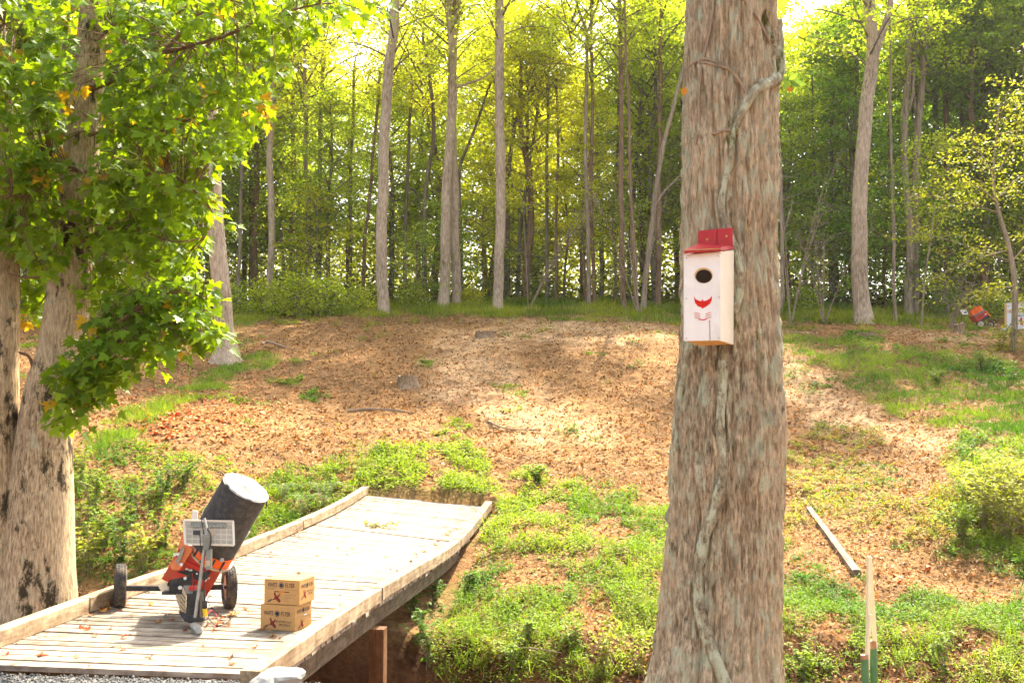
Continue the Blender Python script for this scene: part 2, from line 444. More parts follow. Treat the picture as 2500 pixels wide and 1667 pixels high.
# where the photograph shows green cover, bare earth, and sunlit patches painted as pale straw (photo pixel outlines on the real ground)
GREEN = [([(170, 1120), (330, 1000), (470, 930), (560, 890), (660, 858), (690, 880), (560, 930), (330, 1050), (230, 1130), (180, 1200)], .95, 'grass'),
         ([(165, 1190), (300, 1080), (420, 1090), (560, 1130), (640, 1190), (600, 1340), (420, 1400), (170, 1470)], .5, 'weed'),
         ([(600, 1180), (720, 1150), (860, 1095), (940, 1075), (1080, 1085), (1190, 1110), (1200, 1210), (1180, 1235), (900, 1210), (640, 1340), (590, 1330)], 1.0, 'weed'),
         ([(1280, 1140), (1340, 1150), (1335, 1190), (1285, 1180)], 1.0, 'weed'),
         ([(1200, 1220), (1290, 1195), (1420, 1180), (1540, 1215), (1650, 1250), (1650, 1667), (1000, 1667), (1005, 1500), (1110, 1380), (1190, 1320)], .82, 'weed'),
         ([(1900, 1425), (2100, 1430), (2250, 1450), (2500, 1465), (2520, 1700), (1880, 1700)], .86, 'weed'),
         ([(1640, 1600), (1900, 1500), (1900, 1700), (1640, 1700)], .8, 'weed'),
         ([(1905, 1070), (2010, 1090), (2160, 1120), (2230, 1190), (2300, 1250), (2150, 1290), (1990, 1250), (1905, 1190)], .42, 'weed'),
         ([(2330, 1090), (2520, 1040), (2520, 1430), (2420, 1400), (2330, 1330), (2280, 1220)], .95, 'weed'),
         ([(1890, 828), (2060, 822), (2200, 862), (2520, 935), (2520, 1080), (2330, 1050), (2200, 1030), (2090, 960), (1990, 880), (1890, 850)], .8, 'grass'),
         ([(2010, 845), (2060, 812), (2140, 815), (2160, 850), (2300, 860), (2520, 900), (2520, 940), (2200, 880), (2080, 860)], .85, 'weed'),
         ([(560, 800), (680, 770), (820, 775), (980, 770), (1200, 776), (1500, 778), (1680, 790), (1900, 786), (2200, 790), (2400, 806), (2400, 700), (1900, 700), (1250, 670), (600, 710)], 1.0, 'grass'),
         ([(470, 820), (560, 800), (640, 810), (590, 860), (480, 870)], .35, 'grass')]
BARE = [((1260, 1400), (70, 40)), ((1480, 1520), (55, 70)), ((1340, 1400), (60, 30)), ((1500, 1290), (60, 40)), ((2010, 1560), (70, 50)), ((2260, 1530), (70, 30)),
        ((2420, 1590), (60, 40)), ((1350, 1250), (45, 28)), ((1240, 1180), (40, 60)), ((2330, 1650), (90, 25)), ((1560, 1620), (30, 40)), ((1430, 820), (200, 12)), ((760, 1000), (120, 20))]
SUNLIT_STRAW = [[(1040, 830), (1180, 800), (1300, 830), (1240, 900), (1420, 1010), (1500, 1080), (1330, 1090), (1150, 1010), (1070, 930)],
         [(1890, 850), (1990, 890), (2080, 970), (2250, 1050), (2480, 1090), (2300, 1110), (2040, 1060), (1890, 960)],
         [(1200, 785), (1700, 790), (1680, 830), (1300, 840)], [(2200, 800), (2520, 810), (2520, 850), (2250, 830)]]

def green_density(X, Y, Z):
    px, py = proj(X, Y, Z)
    k = np.clip(16.0 / np.maximum(Y, 4), .2, 1.2)
    jx = (fbm(X * 1.3, Y * 1.3, seed=21) - .5) * 190 * k; jy = (fbm(X * 1.3, Y * 1.3, seed=22) - .5) * 120 * k
    qx, qy = px + jx, py + jy
    d = np.zeros_like(px); kind = np.zeros(px.shape, int)
    for poly, amt, kd in GREEN:
        m = in_poly(qx, qy, poly); d = np.where(m, np.maximum(d, amt), d); kind = np.where(m, 1 if kd == 'grass' else 2, kind)
    sp = fbm(X * .7, Y * .7, seed=31); d = np.where((d == 0) & (sp > .67) & (Y > 12), .5, d)
    for (cx, cy), (rx, ry) in BARE:
        d = np.where(((qx - cx) / rx) ** 2 + ((qy - cy) / ry) ** 2 < 1, d * .1, d)
    clump = fbm(X * 1.7, Y * 1.7, seed=33)
    d = d * np.clip((clump - .30) / .18, .08, 1)
    return d, kind, px, py

def sunlit_straw_amt(px, py, X, Y):
    jx = (fbm(X * .8, Y * .8, seed=41) - .5) * 150; jy = (fbm(X * .8, Y * .8, seed=42) - .5) * 70
    r = np.random.default_rng(44); s = np.zeros_like(px)
    for _ in range(7):
        gx, gy = r.normal(0, 34), r.normal(0, 14); h = np.zeros_like(px)
        for poly in SUNLIT_STRAW: h = np.where(in_poly(px + jx + gx, py + jy + gy, poly), 1.0, h)
        s = s + h / 7
    return s * np.clip(fbm(X * 1.6, Y * 1.6, seed=45) * 2.4 - .25, 0, 1)

# ------------------------------------------------------------------ ground sheet
ys = [0.2]
while ys[-1] < 420: ys.append(ys[-1] + max(.07, .0065 * ys[-1] if ys[-1] < 62 else .05 * ys[-1]))
ys = A([-30., -8, -2] + ys); nu = 330
us = np.linspace(-1, 1, nu); us = np.sign(us) * np.abs(us) ** 1.25
YY, UU = np.meshgrid(ys, us, indexing='ij'); XX = UU * (np.maximum(YY, 0) * .66 + 7)
ZZ = H(XX, YY)
gi = np.arange(len(ys) * nu).reshape(len(ys), nu)
FF = np.stack([gi[:-1, :-1], gi[:-1, 1:], gi[1:, 1:], gi[1:, :-1]], -1).reshape(-1, 4)
gd, gk, gpx, gpy = green_density(XX.ravel(), YY.ravel(), ZZ.ravel())
st = sunlit_straw_amt(gpx, gpy, XX.ravel(), YY.ravel())
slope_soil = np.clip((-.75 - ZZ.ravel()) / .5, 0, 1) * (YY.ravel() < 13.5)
tw = fbm(XX.ravel() * .6, YY.ravel() * .6, seed=51)
col = (A([.225, .125, .05]) * (.55 + .9 * tw[:, None]))
col = col * (1 - .75 * st[:, None]) + A([.54, .38, .22]) * .75 * st[:, None]  # pale straw colour that also paints the sunlit patches into the ground
col = col * (1 - .55 * gd[:, None]) + A([.125, .135, .035]) * .55 * gd[:, None]
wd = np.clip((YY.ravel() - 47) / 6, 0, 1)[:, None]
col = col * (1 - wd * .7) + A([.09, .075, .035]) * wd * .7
col = col * (1 - slope_soil[:, None]) + A([.10, .048, .022]) * slope_soil[:, None]  # bare gully soil, its colour darkened for the bridge's shadow
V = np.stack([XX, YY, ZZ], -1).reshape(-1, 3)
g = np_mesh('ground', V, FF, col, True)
gm = NM('leaf_litter_ground', .95, .1); co = gm.co()
n1 = gm.noise(co, 9, 8, .75); n2 = gm.voro(co, 14); n3 = gm.noise(co, 1.1, 5, .6)
c = gm.mix(1.0, gm.attr(), gm.ramp(n1, [(.3, (.5, .45, .4)), (.5, (1, .96, .92)), (.72, (1.5, 1.45, 1.4))]), 'MULTIPLY')
n4 = gm.noise(co, 2.6, 7, .7)
c = gm.mix(1.0, c, gm.ramp(n4, [(.34, (.5, .46, .42)), (.5, (.95, .95, .95)), (.66, (1.3, 1.25, 1.2))]), 'MULTIPLY')
c = gm.mix(gm.ramp(n3, [(.45, (0, 0, 0)), (.7, (.35, .35, .35))]), c, (.30, .17, .085))
gm.col(c).bump(gm.math('ADD', n1, gm.math('MULTIPLY', n2, .5)), .9, .05)
ground = tag(link('ground', g, gm.m), kind='structure')

# gravel drive at the near end of the bridge
gx, gy = np.meshgrid(np.linspace(-9, -1.35, 90), np.linspace(3.2, 7.33, 50), indexing='ij')
yedge = 7.68 - .111 * (gx + 1.86)
gy = 3.2 + (gy - 3.2) / (7.33 - 3.2) * (yedge - 3.2)
gz = H(gx, gy) * 0 - .155 + (fbm(gx * 3, gy * 3, seed=61) - .5) * .03
i2 = np.arange(gx.size).reshape(gx.shape)
Fg = np.stack([i2[:-1, :-1], i2[1:, :-1], i2[1:, 1:], i2[:-1, 1:]], -1).reshape(-1, 4)
tv = NM('gravel_drive', .95, .1); co = tv.co(); vn = tv.voro(co, 38); vn2 = tv.noise(co, 60, 4)
tv.col(tv.mix(.5, tv.ramp(vn2, [(.3, (.06, .06, .06)), (.7, (.22, .21, .2))]), tv.ramp(tv.voro(co, 38, 'F1', 1), [(0, (.08, .078, .075)), (1, (.24, .23, .22))]))).bump(vn, .8, .02)
tag(link('gravel_drive', np_mesh('gravel_drive', np.stack([gx, gy, gz], -1).reshape(-1, 3), Fg, None, True), tv.m), kind='structure')
ns = 5200
sx = rng.uniform(-6.5, -1.4, ns); sy = 7.72 - .111 * (sx + 1.86) - np.abs(rng.normal(0, .35, ns)) - .02
sc = rng.uniform(.005, .012, ns) * np.where(rng.random(ns) < .06, 1.8, 1)
oct_ = A([[1, 0, 0], [0, 1, 0], [-1, 0, 0], [0, -1, 0], [0, 0, .8], [0, 0, -.8]], float)
Vs = oct_[None] * sc[:, None, None] * rng.uniform(.6, 1.3, (ns, 6, 1)) + np.stack([sx, sy, -.15 + sc * .3], -1)[:, None]
Fo = A([[0, 1, 4], [1, 2, 4], [2, 3, 4], [3, 0, 4], [1, 0, 5], [2, 1, 5], [3, 2, 5], [0, 3, 5]])
Fs = (Fo[None] + (np.arange(ns) * 6)[:, None, None]).reshape(-1, 3)
cs = np.repeat(rng.uniform(.04, .19, (ns, 1)) * A([[1, .98, .95]]), 6, 0)
tag(link('loose_gravel', np_mesh('loose_gravel', Vs.reshape(-1, 3), Fs, cs), M['gravel']), 'loose grey gravel stones at the near edge of the wooden bridge', 'gravel', kind='stuff')

# ================================================================== bridge
HEAD = math.atan(.11)
bdir = norm(A([math.sin(HEAD), math.cos(HEAD), 0])); brt = norm(A([math.cos(HEAD), -math.sin(HEAD), 0]))
bridge = empty('wooden_bridge', (bx_left(8), 8, -.16), 'sagging weathered plank bridge with square timber kerbs crossing the ditch', 'bridge')
def plank_mesh(seed):
    r = random.Random(seed); bm = bmesh.new()
    bmesh.ops.create_cube(bm, size=1.0)
    bmesh.ops.bevel(bm, geom=list(bm.edges), offset=.03, segments=1, affect='EDGES')
    for v in bm.verts: v.co.z += r.uniform(-.06, .06); v.co.x += r.uniform(-.004, .004)
    me = bpy.data.meshes.new('plank'); bm.to_mesh(me); bm.free()
    for v in me.vertices: v.co.x *= 2.77; v.co.y *= .139; v.co.z *= .045
    me.materials.append(M['plank']); return me
pm = [plank_mesh(i) for i in range(5)]
bl = A(bridge.location[:])
def deck_pt(t, s):
    """t metres along the left rail from its near end, s 0..1 across from left to right"""
    L0 = A([bx_left(8.27), 8.27]) ; L = L0 + bdir[:2] * t
    Rp = L + brt[:2] * 2.80
    zl = float(_sm(L[1], LY, LZ)) - RAIL; zr = float(_sm(Rp[1], RY, RZ)) - RAIL
    return A([*(L * (1 - s) + Rp * s), zl * (1 - s) + zr * s])
t = 0.0; n_pl = 0
NP = 0
while t < 12.95:
    wd_ = random.choice([.135, .14, .14, .145])
    a, b = deck_pt(t, 0), deck_pt(t, 1); mid = (a + b) / 2; d = norm(b - a)
    fw = norm(deck_pt(t + .2, .5) - deck_pt(t - .2, .5)); up = norm(np.cross(d, fw)); fw = np.cross(up, d)
    o = bpy.data.objects.new('plank', pm[random.randrange(5)]); C.objects.link(o); o.parent = bridge
    sx_ = random.uniform(1.0, 1.008); off = random.uniform(-.035, -.004)
    tw_ = random.gauss(0, .0022)
    d2 = norm(d + fw * tw_); f2 = norm(fw - d * tw_)
    R3 = Matrix((d2, f2, up)).transposed().to_4x4()
    T = Matrix.Translation(Vector(mid - bl - up * (.0225 - random.gauss(0, .0022)) + d * off))
    flip = random.choice([1, -1])
    o.matrix_local = T @ R3 @ Matrix.Diagonal((sx_ * flip, (wd_ - .004) / .139 * flip, 1, 1))
    t += wd_ + random.uniform(.012, .028); NP += 1

def kerb(side, y0, y1, dz=0, dx=0, w_=.145, h_=RAIL):
    """one squared timber lying along the deck edge, following its sag"""
    n = max(3, int((y1 - y0) / .45)); V = []
    for i in range(n + 1):
        Y = y0 + (y1 - y0) * i / n
        if side == 'r': x = bx_right(Y) - .07; z = float(_sm(Y, RY, RZ))
        else: x = bx_left(Y) + .07; z = float(_sm(Y, LY, LZ))
        c = A([x, Y, z + dz]) + brt * dx
        for sx2, zz in ((-1, -h_), (1, -h_), (1, 0), (-1, 0)):
            V.append(c + brt * sx2 * w_ / 2 + A([0, 0, zz + random.gauss(0, .0012)]))
    Fc = [(3, 2, 1, 0)] + [(n * 4, n * 4 + 1, n * 4 + 2, n * 4 + 3)]
    for i in range(n):
        for k in range(4): Fc.append((i * 4 + k, i * 4 + (k + 1) % 4, i * 4 + 4 + (k + 1) % 4, i * 4 + 4 + k))
    mb = MB().add(V, Fc); mb.build('kerb_timber', M['timber'], bridge, bevel=.006)
for y0, y1, dz, dx in ((7.42, 8.75, .004, .012), (8.755, 11.2, .0, -.004), (11.205, 13.9, .012, .01), (13.905, 16.6, -.004, 0), (16.605, 20.55, .008, .008)): kerb('r', y0, y1, dz, dx, .15)
for y0, y1, dz, dx in ((6.9, 10.1, .0, 0), (10.105, 12.9, .006, .01), (12.905, 16.8, 0, -.004), (16.805, 21.5, .012, .006)): kerb('l', y0, y1, dz, dx)
def stringer(xoff, base, name='stringer'):
    V = []; n = 26
    for i in range(n + 1):
        s = xoff; p = deck_pt(.15 + 12.6 * i / n, s)
        for sx2, zz in ((-1, -.30), (1, -.30), (1, -.06), (-1, -.06)): V.append(p + brt * sx2 * .05 + A([0, 0, zz]))
    Fc = [(3, 2, 1, 0), (n * 4, n * 4 + 1, n * 4 + 2, n * 4 + 3)]
    for i in range(n):
        for k in range(4): Fc.append((i * 4 + k, i * 4 + (k + 1) % 4, i * 4 + 4 + (k + 1) % 4, i * 4 + 4 + k))
    MB().add(V, Fc).build(name, M['beam'], bridge)
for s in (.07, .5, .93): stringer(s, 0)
for s, y in ((.965, 11.3), (.05, 11.6), (.06, 15.4)):
    X = bx_left(y) + s * 2.8; zt = float(deck_z(X, y)) - .30 - .004; zb = float(H(X, y)) - .6
    if s > .9: X += .03
    mb = MB(); c_, s_ = brt, bdir
    mb.obox((X, y, (zt + zb) / 2), c_ * .085, s_ * .085, (0, 0, (zt - zb) / 2)); mb.build('pier_post', M['post_wood'], bridge, bevel=.006)
MB().bar(A([bx_left(20.9) + .15, 21.0, .10]), A([bx_left(20.9) + .75, 20.95, .015]), .09, .03).build('loose_board', M['plank'], bridge)

# ================================================================== leaf shape shared by maple leaves, lying and hanging
half = [(0, 0), (.10, .05), (.34, .0), (.27, .14), (.52, .37), (.335, .37), (.30, .45), (.15, .41), (.22, .68), (.125, .64), (0, 1.0)]
outl = half + [(-x, y) for x, y in half[-2:0:-1]]
LV = A([(0, .33, 0)] + [(x, y, 0) for x, y in outl], float); LVn = len(LV)
LFa = A([(0, i, i % (LVn - 1) + 1) for i in range(1, LVn)])
def leaf_variant(curl, seed):
    r = np.random.default_rng(seed); v = LV.copy()
    v[:, 2] = curl * (v[:, 0] ** 2 * 1.6) - curl * .55 * (v[:, 1] - .35) ** 2 + r.normal(0, .018, LVn) * (1 if curl > .3 else .6)
    return v

# ================================================================== fallen leaves on the deck
fall_cols = [(.40, .13, .03), (.30, .12, .05), (.22, .10, .05), (.50, .22, .04), (.35, .08, .03), (.45, .28, .12), (.28, .15, .08)]
fm = []
for i, c in enumerate(fall_cols):
    v = leaf_variant(.45 + .12 * (i % 4), 50 + i)
    fm.append(np_mesh('fallen_leaf', v, LFa, np.tile(A(c), (LVn, 1)) * rng.uniform(.8, 1.2, (LVn, 1))))
    fm[-1].materials.append(M['litter'])
def fallen(px, py, label, group, size=None, surf=deck_at, dz=.012):
    p = surf(px, py); o = bpy.data.objects.new('fallen_leaf', random.choice(fm)); C.objects.link(o)
    s = size or random.uniform(.07, .12)
    o.location = p + A([0, 0, dz]); o.rotation_euler = (random.gauss(0, .25), random.gauss(0, .25), random.uniform(0, 6.28)); o.scale = (s, s, s)
    tag(o, label, 'leaf', group)
def zp2(zx, zy): return 200 + zx / 3.1354, 1100 + zy / 3.1354
groups = [
 ('dry curled leaf in the heap around the left wheel of the clay trap', 'leaves heaped at the left wheel', [(150, 1180), (180, 1210), (230, 1215), (260, 1180), (215, 1195), (300, 1225), (325, 1200), (170, 1240), (130, 1215), (345, 1160), (280, 1230)]),
 ('fallen maple leaf on the near left planks below the left kerb', 'leaves on the near left planks', [(45, 1270), (10, 1310), (300, 1440), (60, 1380), (120, 1420), (210, 1375), (20, 1365)]),
 ('yellow leaf lying flat on the planks behind the left wheel', 'leaf behind the left wheel', [(545, 1185)]),
 ('dry brown leaf lying in the shadow below the clay trap', 'leaves in the shadow of the trap', [(610, 1315), (690, 1305), (770, 1380), (668, 1265)]),
 ('brown leaf in the litter right of the trap foot under the wires', 'leaves under the trap wires', [(985, 1290), (1010, 1310), (1050, 1300), (1020, 1345), (990, 1385), (950, 1360), (1100, 1340), (1040, 1275), (1075, 1320)]),
 ('orange brown leaf on the planks between trap and cardboard boxes', 'leaves between trap and boxes', [(1270, 1215), (1290, 1225), (1170, 1260), (1140, 1265), (1185, 1250)]),
 ('red brown leaf on the planks in front of the stacked boxes', 'leaves in front of the boxes', [(1400, 1380), (1490, 1425), (1500, 1445), (1340, 1505), (1390, 1240)]),
 ('dark shrivelled leaf against the lower corner of the boxes', 'leaf at the box corner', [(1612, 1380)])]
for lab, grp, pts in groups:
    for q in pts: fallen(*zp2(*q), lab, grp)
for q in [(20, 1600), (90, 1603), (180, 1608), (565, 1612), (370, 1605), (300, 1590), (560, 1625), (480, 1590)]:
    fallen(*q, 'fallen orange leaf on the nearest planks beside the gravel', 'leaves on the nearest planks')
for q in [(1010, 1360), (1020, 1355), (1000, 1372), (1030, 1348), (1060, 1330), (1075, 1322), (1090, 1308), (1100, 1298), (1110, 1292), (1095, 1300), (870, 1465), (880, 1460), (925, 1430), (910, 1437), (935, 1425), (975, 1396)]:
    fallen(*q, 'rust coloured leaf drifted against the right kerb timber', 'leaves along the right kerb', .11)
for q in [(770, 1360), (820, 1340), (860, 1408), (845, 1450), (875, 1440), (660, 1358), (880, 1250), (940, 1364), (862, 1343), (950, 1395), (735, 1300), (1010, 1240)]:
    fallen(*q, 'small dry leaf scattered on the middle of the sunny deck', 'leaves on the sunny deck', .08)
# fine litter on the deck, too small to pick apart
def leafquads(Pp, D, N, L, Wd, fold=.12, droop=.0):
    D = norm(D); S = norm(np.cross(D, N)); N = np.cross(S, D)
    L = np.asarray(L)[:, None]; Wd = np.asarray(Wd)[:, None]
    v = np.stack([Pp, Pp + D * L * .42 + S * Wd / 2 + N * Wd * fold, Pp + D * L - N * L * droop, Pp + D * L * .42 - S * Wd / 2 + N * Wd * fold], 1)
    return v.reshape(-1, 3)
def quadfaces(n): return np.arange(n * 4).reshape(-1, 4)
def rand_dir(n, zs=1.0):
    v = rng.normal(0, 1, (n, 3)); v[:, 2] *= zs; return norm(v)
n = 900; tt = rng.uniform(0, 13, n); edge = rng.random(n)
ss = np.where(edge < .62, .94 - np.abs(rng.normal(0, .025, n)), np.where(edge < .8, .07 + np.abs(rng.normal(0, .02, n)), rng.uniform(.06, .94, n)))
pp = A([deck_pt(a, b) for a, b in zip(tt, ss)]) + A([0, 0, .008])
D = rand_dir(n, .25); nq = norm(A([0, 0, 1]) + rng.normal(0, .35, (n, 3)))
cc = np.repeat(A(fall_cols)[rng.integers(0, 7, n)] * rng.uniform(.6, 1.1, (n, 1)), 4, 0)
tag(link('leaf_crumbs', np_mesh('leaf_crumbs', leafquads(pp, D, nq, rng.uniform(.02, .06, n), rng.uniform(.012, .035, n)), quadfaces(n), cc), M['litter']),
    'brown leaf crumbs gathered along the kerbs of the bridge deck', 'leaf litter', kind='stuff')
p0 = deck_at(928, 1288); sp_ = empty('cut_sprig', p0, 'small uprooted leafy weed lying in the middle of the bridge deck', 'weed')
mb = MB(); lp, ld = [], []
for i in range(9):
    a = random.uniform(0, 6.28); e = p0 + A([math.cos(a) * .3, math.sin(a) * .22, random.uniform(.02, .09)])
    mb.tube([p0 + A([0, 0, .015]), (p0 + e) / 2 + A([0, 0, .05]), e], [.004, .003, .002], 5)
    for k in range(16):
        q = p0 + (e - p0) * random.uniform(.2, 1); lp.append(q + rng.normal(0, .025, 3) * A([1, 1, .4]) + A([0, 0, .02])); ld.append(rng.normal(0, 1, 3) * A([1, 1, .3]))
mb.build('stem', M['twig'], sp_)
lp = A(lp) - p0; n = len(lp)
lc = np.repeat(A([(.17, .20, .05), (.24, .24, .08), (.30, .20, .09)])[rng.integers(0, 3, n)], 4, 0)
link('foliage', np_mesh('foliage', leafquads(lp, A(ld), norm(A([0, 0, 1]) + rng.normal(0, .5, (n, 3))), rng.uniform(.04, .08, n), rng.uniform(.02, .035, n)), quadfaces(n), lc), M['weed'], sp_)

# ================================================================== text and print helpers
def text_polys(body, width=None, height=None, bold=.0):
    cu = bpy.data.curves.new('t', 'FONT'); cu.body = body; cu.size = 1; cu.offset = bold; cu.resolution_u = 3
    ob = bpy.data.objects.new('t', cu); C.objects.link(ob)
    bpy.context.view_layer.update()
    me = bpy.data.meshes.new_from_object(ob.evaluated_get(bpy.context.evaluated_depsgraph_get()))
    v = A([x.co[:] for x in me.vertices]); f = [tuple(p.vertices) for p in me.polygons]
    bpy.data.objects.remove(ob, do_unlink=True); bpy.data.curves.remove(cu); bpy.data.meshes.remove(me)
    v[:, :2] -= v[:, :2].min(0); ext = v[:, :2].max(0)
    if width: v[:, 0] *= width / ext[0]
    if height: v[:, 1] *= height / ext[1]
    return v, f
def put2d(mb, v, f, org, ux, uy, x, y):
    return mb.add([org + ux * (p[0] + x) + uy * (p[1] + y) for p in v], f)
BIRD = [(0, .18), (.10, .22), (.28, .32), (.36, .42), (.40, .58), (.34, .70), (.30, .86), (.36, .98), (.46, 1.0), (.50, .86), (.56, .72), (.62, .66), (.74, .70), (.84, .84), (.92, .86), (.99, .80), (.93, .75), (.86, .60), (.78, .46), (.90, .36), (1.0, .22), (1.0, .08), (.92, .0), (.80, .02), (.66, .16), (.52, .28), (.42, .26)]
TAIL = [(-.38, .02), (-.2, .0), (.0, .08), (.14, .20), (.22, .30), (.02, .30), (-.16, .18)]
def ring2d(mb, c, r0, r1, org, ux, uy, n=20):
    V = []; 
    for i in range(n):
        a = 2 * math.pi * i / n
        for r in (r0, r1): V.append(org + ux * (c[0] + r * math.cos(a)) + uy * (c[1] + r * math.sin(a)))
    mb.add(V, [(2 * i, 2 * i + 1, (2 * i + 3) % (2 * n), (2 * i + 2) % (2 * n)) for i in range(n)])
def disc2d(mb, c, r, org, ux, uy, n=20):
    mb.add([org + ux * (c[0] + r * math.cos(2 * math.pi * i / n)) + uy * (c[1] + r * math.sin(2 * math.pi * i / n)) for i in range(n)], [tuple(range(n))])

# ================================================================== cardboard boxes
BW, BD, BH = .372, .30, .232
def carton(corner, ang, label, upper):
    """corner: nearest bottom corner; front runs to the left of it, side runs away to the right"""
    fx = A([-math.cos(ang), math.sin(ang), 0]); sd = A([math.sin(ang), math.cos(ang), 0]); z = A([0, 0, 1.])
    root = empty('cardboard_box', corner, label, 'box', 'stacked cartons on the bridge')
    c = A(corner) + fx * BW / 2 + sd * BD / 2 + z * BH / 2
    MB().obox(c, fx * BW / 2, sd * BD / 2, z * BH / 2).build('carton', M['card'], root, bevel=.004)
    fo = A(corner) + fx * BW - sd * .0012; fu = -fx            # front face origin: left bottom
    so = A(corner) - fx * .0012; su = sd                       # side face origin: near bottom
    red, tail, pale = MB(), MB(), MB()
    def word(body, wd2, hg, bd, org, ux, x, y):
        v, f = text_polys(body, wd2, hg, bd); put2d(MB(), v, f, org, ux, z, x, y).build('printed_word', M['ink'], root)
    def heading(org, ux, W_, y, k):
        for wd_, x in (('WHITE', .10), ('FLYER', .60)):
            word(wd_, W_ * .27, .040 * k, .018, org, ux, W_ * x, y)
        em = MB(); ring2d(em, (W_ * .485, y + .018), .027 * k, .030 * k, org, ux, z); disc2d(pale, (W_ * .485, y + .018), .0265 * k, org - np.cross(ux, z) * 0, ux, z)
        disc2d(em, (W_ * .485, y + .018), .019 * k, org + np.cross(ux, z) * .0004, ux, z); em.build('printed_emblem', M['ink'], root)
    def bird(org, ux, x, y, w_, h_):
        red.add([org + ux * (x + a * w_) + z * (y + b * h_) for a, b in BIRD], [tuple(range(len(BIRD)))])
        tail.add([org + ux * (x + a * w_) + z * (y + b * h_) + np.cross(ux, z) * .0003 for a, b in TAIL], [tuple(range(len(TAIL)))])
    if upper:
        heading(fo, fu, BW, .160, 1); bird(fo, fu, .07, .018, .105, .095)
        for i, (x, w_) in enumerate(((.215, .12), (.215, .07), (.215, .08), (.215, .03), (.215, .05))):
            pale.add([fo + fu * (x + a * w_) + z * (.088 - i * .014 + b * .005) for a, b in ((0, 0), (1, 0), (1, 1), (0, 1))], [(0, 1, 2, 3)])
        for x, w_, y in ((.03, .09, .146), (.03, .07, .136), (.22, .05, .138), (.29, .06, .134), (.02, .07, .215)):
            pale.add([fo + fu * (x + a * w_) + z * (y + b * .007) for a, b in ((0, 0), (1, 0), (1, 1), (0, 1))], [(0, 1, 2, 3)])
        heading(so, su, BD, .150, .85); bird(so, su, .055, .045, .075, .09)
        word('SPORTING CLAY', .13, .017, .01, so, su, .15, .098)
        word('SPECIALS', .09, .017, .01, so, su, .17, .074)
        MB().obox(A(corner) + fx * BW * .5 - sd * .001 + z * .118, fx * .076, sd * .002, z * .0035).build('hand_hole', M['dark_inside'], root)  # dark slab laid on the face for the shade inside the slot
        MB().obox(A(corner) + fx * BW * .5 - sd * .0022 + z * .1185, fx * .030, sd * .002, z * .003).build('target_in_hole', M['orange'], root)
        MB().obox(A(corner) + fx * BW * .48 + sd * (BD + .01) + z * (BH + .012), fx * .018, sd * .002, z * .012).build('carton_flap', M['card'], root)
    else:
        heading(fo, fu, BW, .135, 1); bird(fo, fu, .07, .018, .10, .095)
        word('SPORTING CLAY', .175, .020, .012, fo, fu, .165, .072)
        word('SPECIALS', .115, .020, .012, fo, fu, .20, .042)
        heading(so, su, BD, .155, .85); bird(so, su, .075, .012, .075, .085)
        MB().bar(so + su * .0 + z * .118, so + su * BD + z * .118, .002, .0015).build('lid_seam', M['ink_pale'], root)
        MB().obox(so + su * BD * .62 + z * .124, su * .028, fx * .0012, z * .004).build('tape_scrap', M['white_tape'], root)
    red.build('printed_bird', M['ink_red'], root); tail.build('printed_tail', M['ink_tail'], root); pale.build('faint_print', M['ink_pale'], root)['kind'] = 'stuff'
    return root
bc = deck_at(720, 1543); bc[2] += .006
carton(bc, R_(18.5), 'lower brown carton reading WHITE FLYER SPORTING CLAY SPECIALS on the deck', False)
carton(bc + A([.035, .012, BH + .004]), R_(16.5), 'upper brown carton with orange slot, topmost of the stacked boxes', True)

# ================================================================== rocks beside the kerb end
def rock(loc, s, seed, label):
    bm = bmesh.new(); bmesh.ops.create_icosphere(bm, subdivisions=3, radius=1)
    v = A([x.co[:] for x in bm.verts]); 
    k = 1 + (fbm(v[:, 0] * 1.2 + seed, v[:, 1] * 1.2, v[:, 2] * 1.2, seed, 4) - .5) * .9
    q = v * k[:, None]
    for nn in norm(np.random.default_rng(seed).normal(0, 1, (9, 3))):
        d = q @ nn; q = q - np.maximum(d - .72, 0)[:, None] * nn
    for b, c_ in zip(bm.verts, q * A(s)): b.co = c_
    me = bpy.data.meshes.new('rock'); bm.to_mesh(me); bm.free()
    o = link('rock', me, M['rock'], None, loc); o.rotation_euler = (0, 0, seed); return tag(o, label, 'rock', 'rocks at the bridge end')
rock(P(690, 1658, 6.95), (.17, .13, .09), 3, 'larger pale rock touching the end of the right kerb timber')
rock(P(640, 1672, 6.75), (.13, .10, .08), 5, 'smaller pale rock in front at the bottom edge by the gravel')

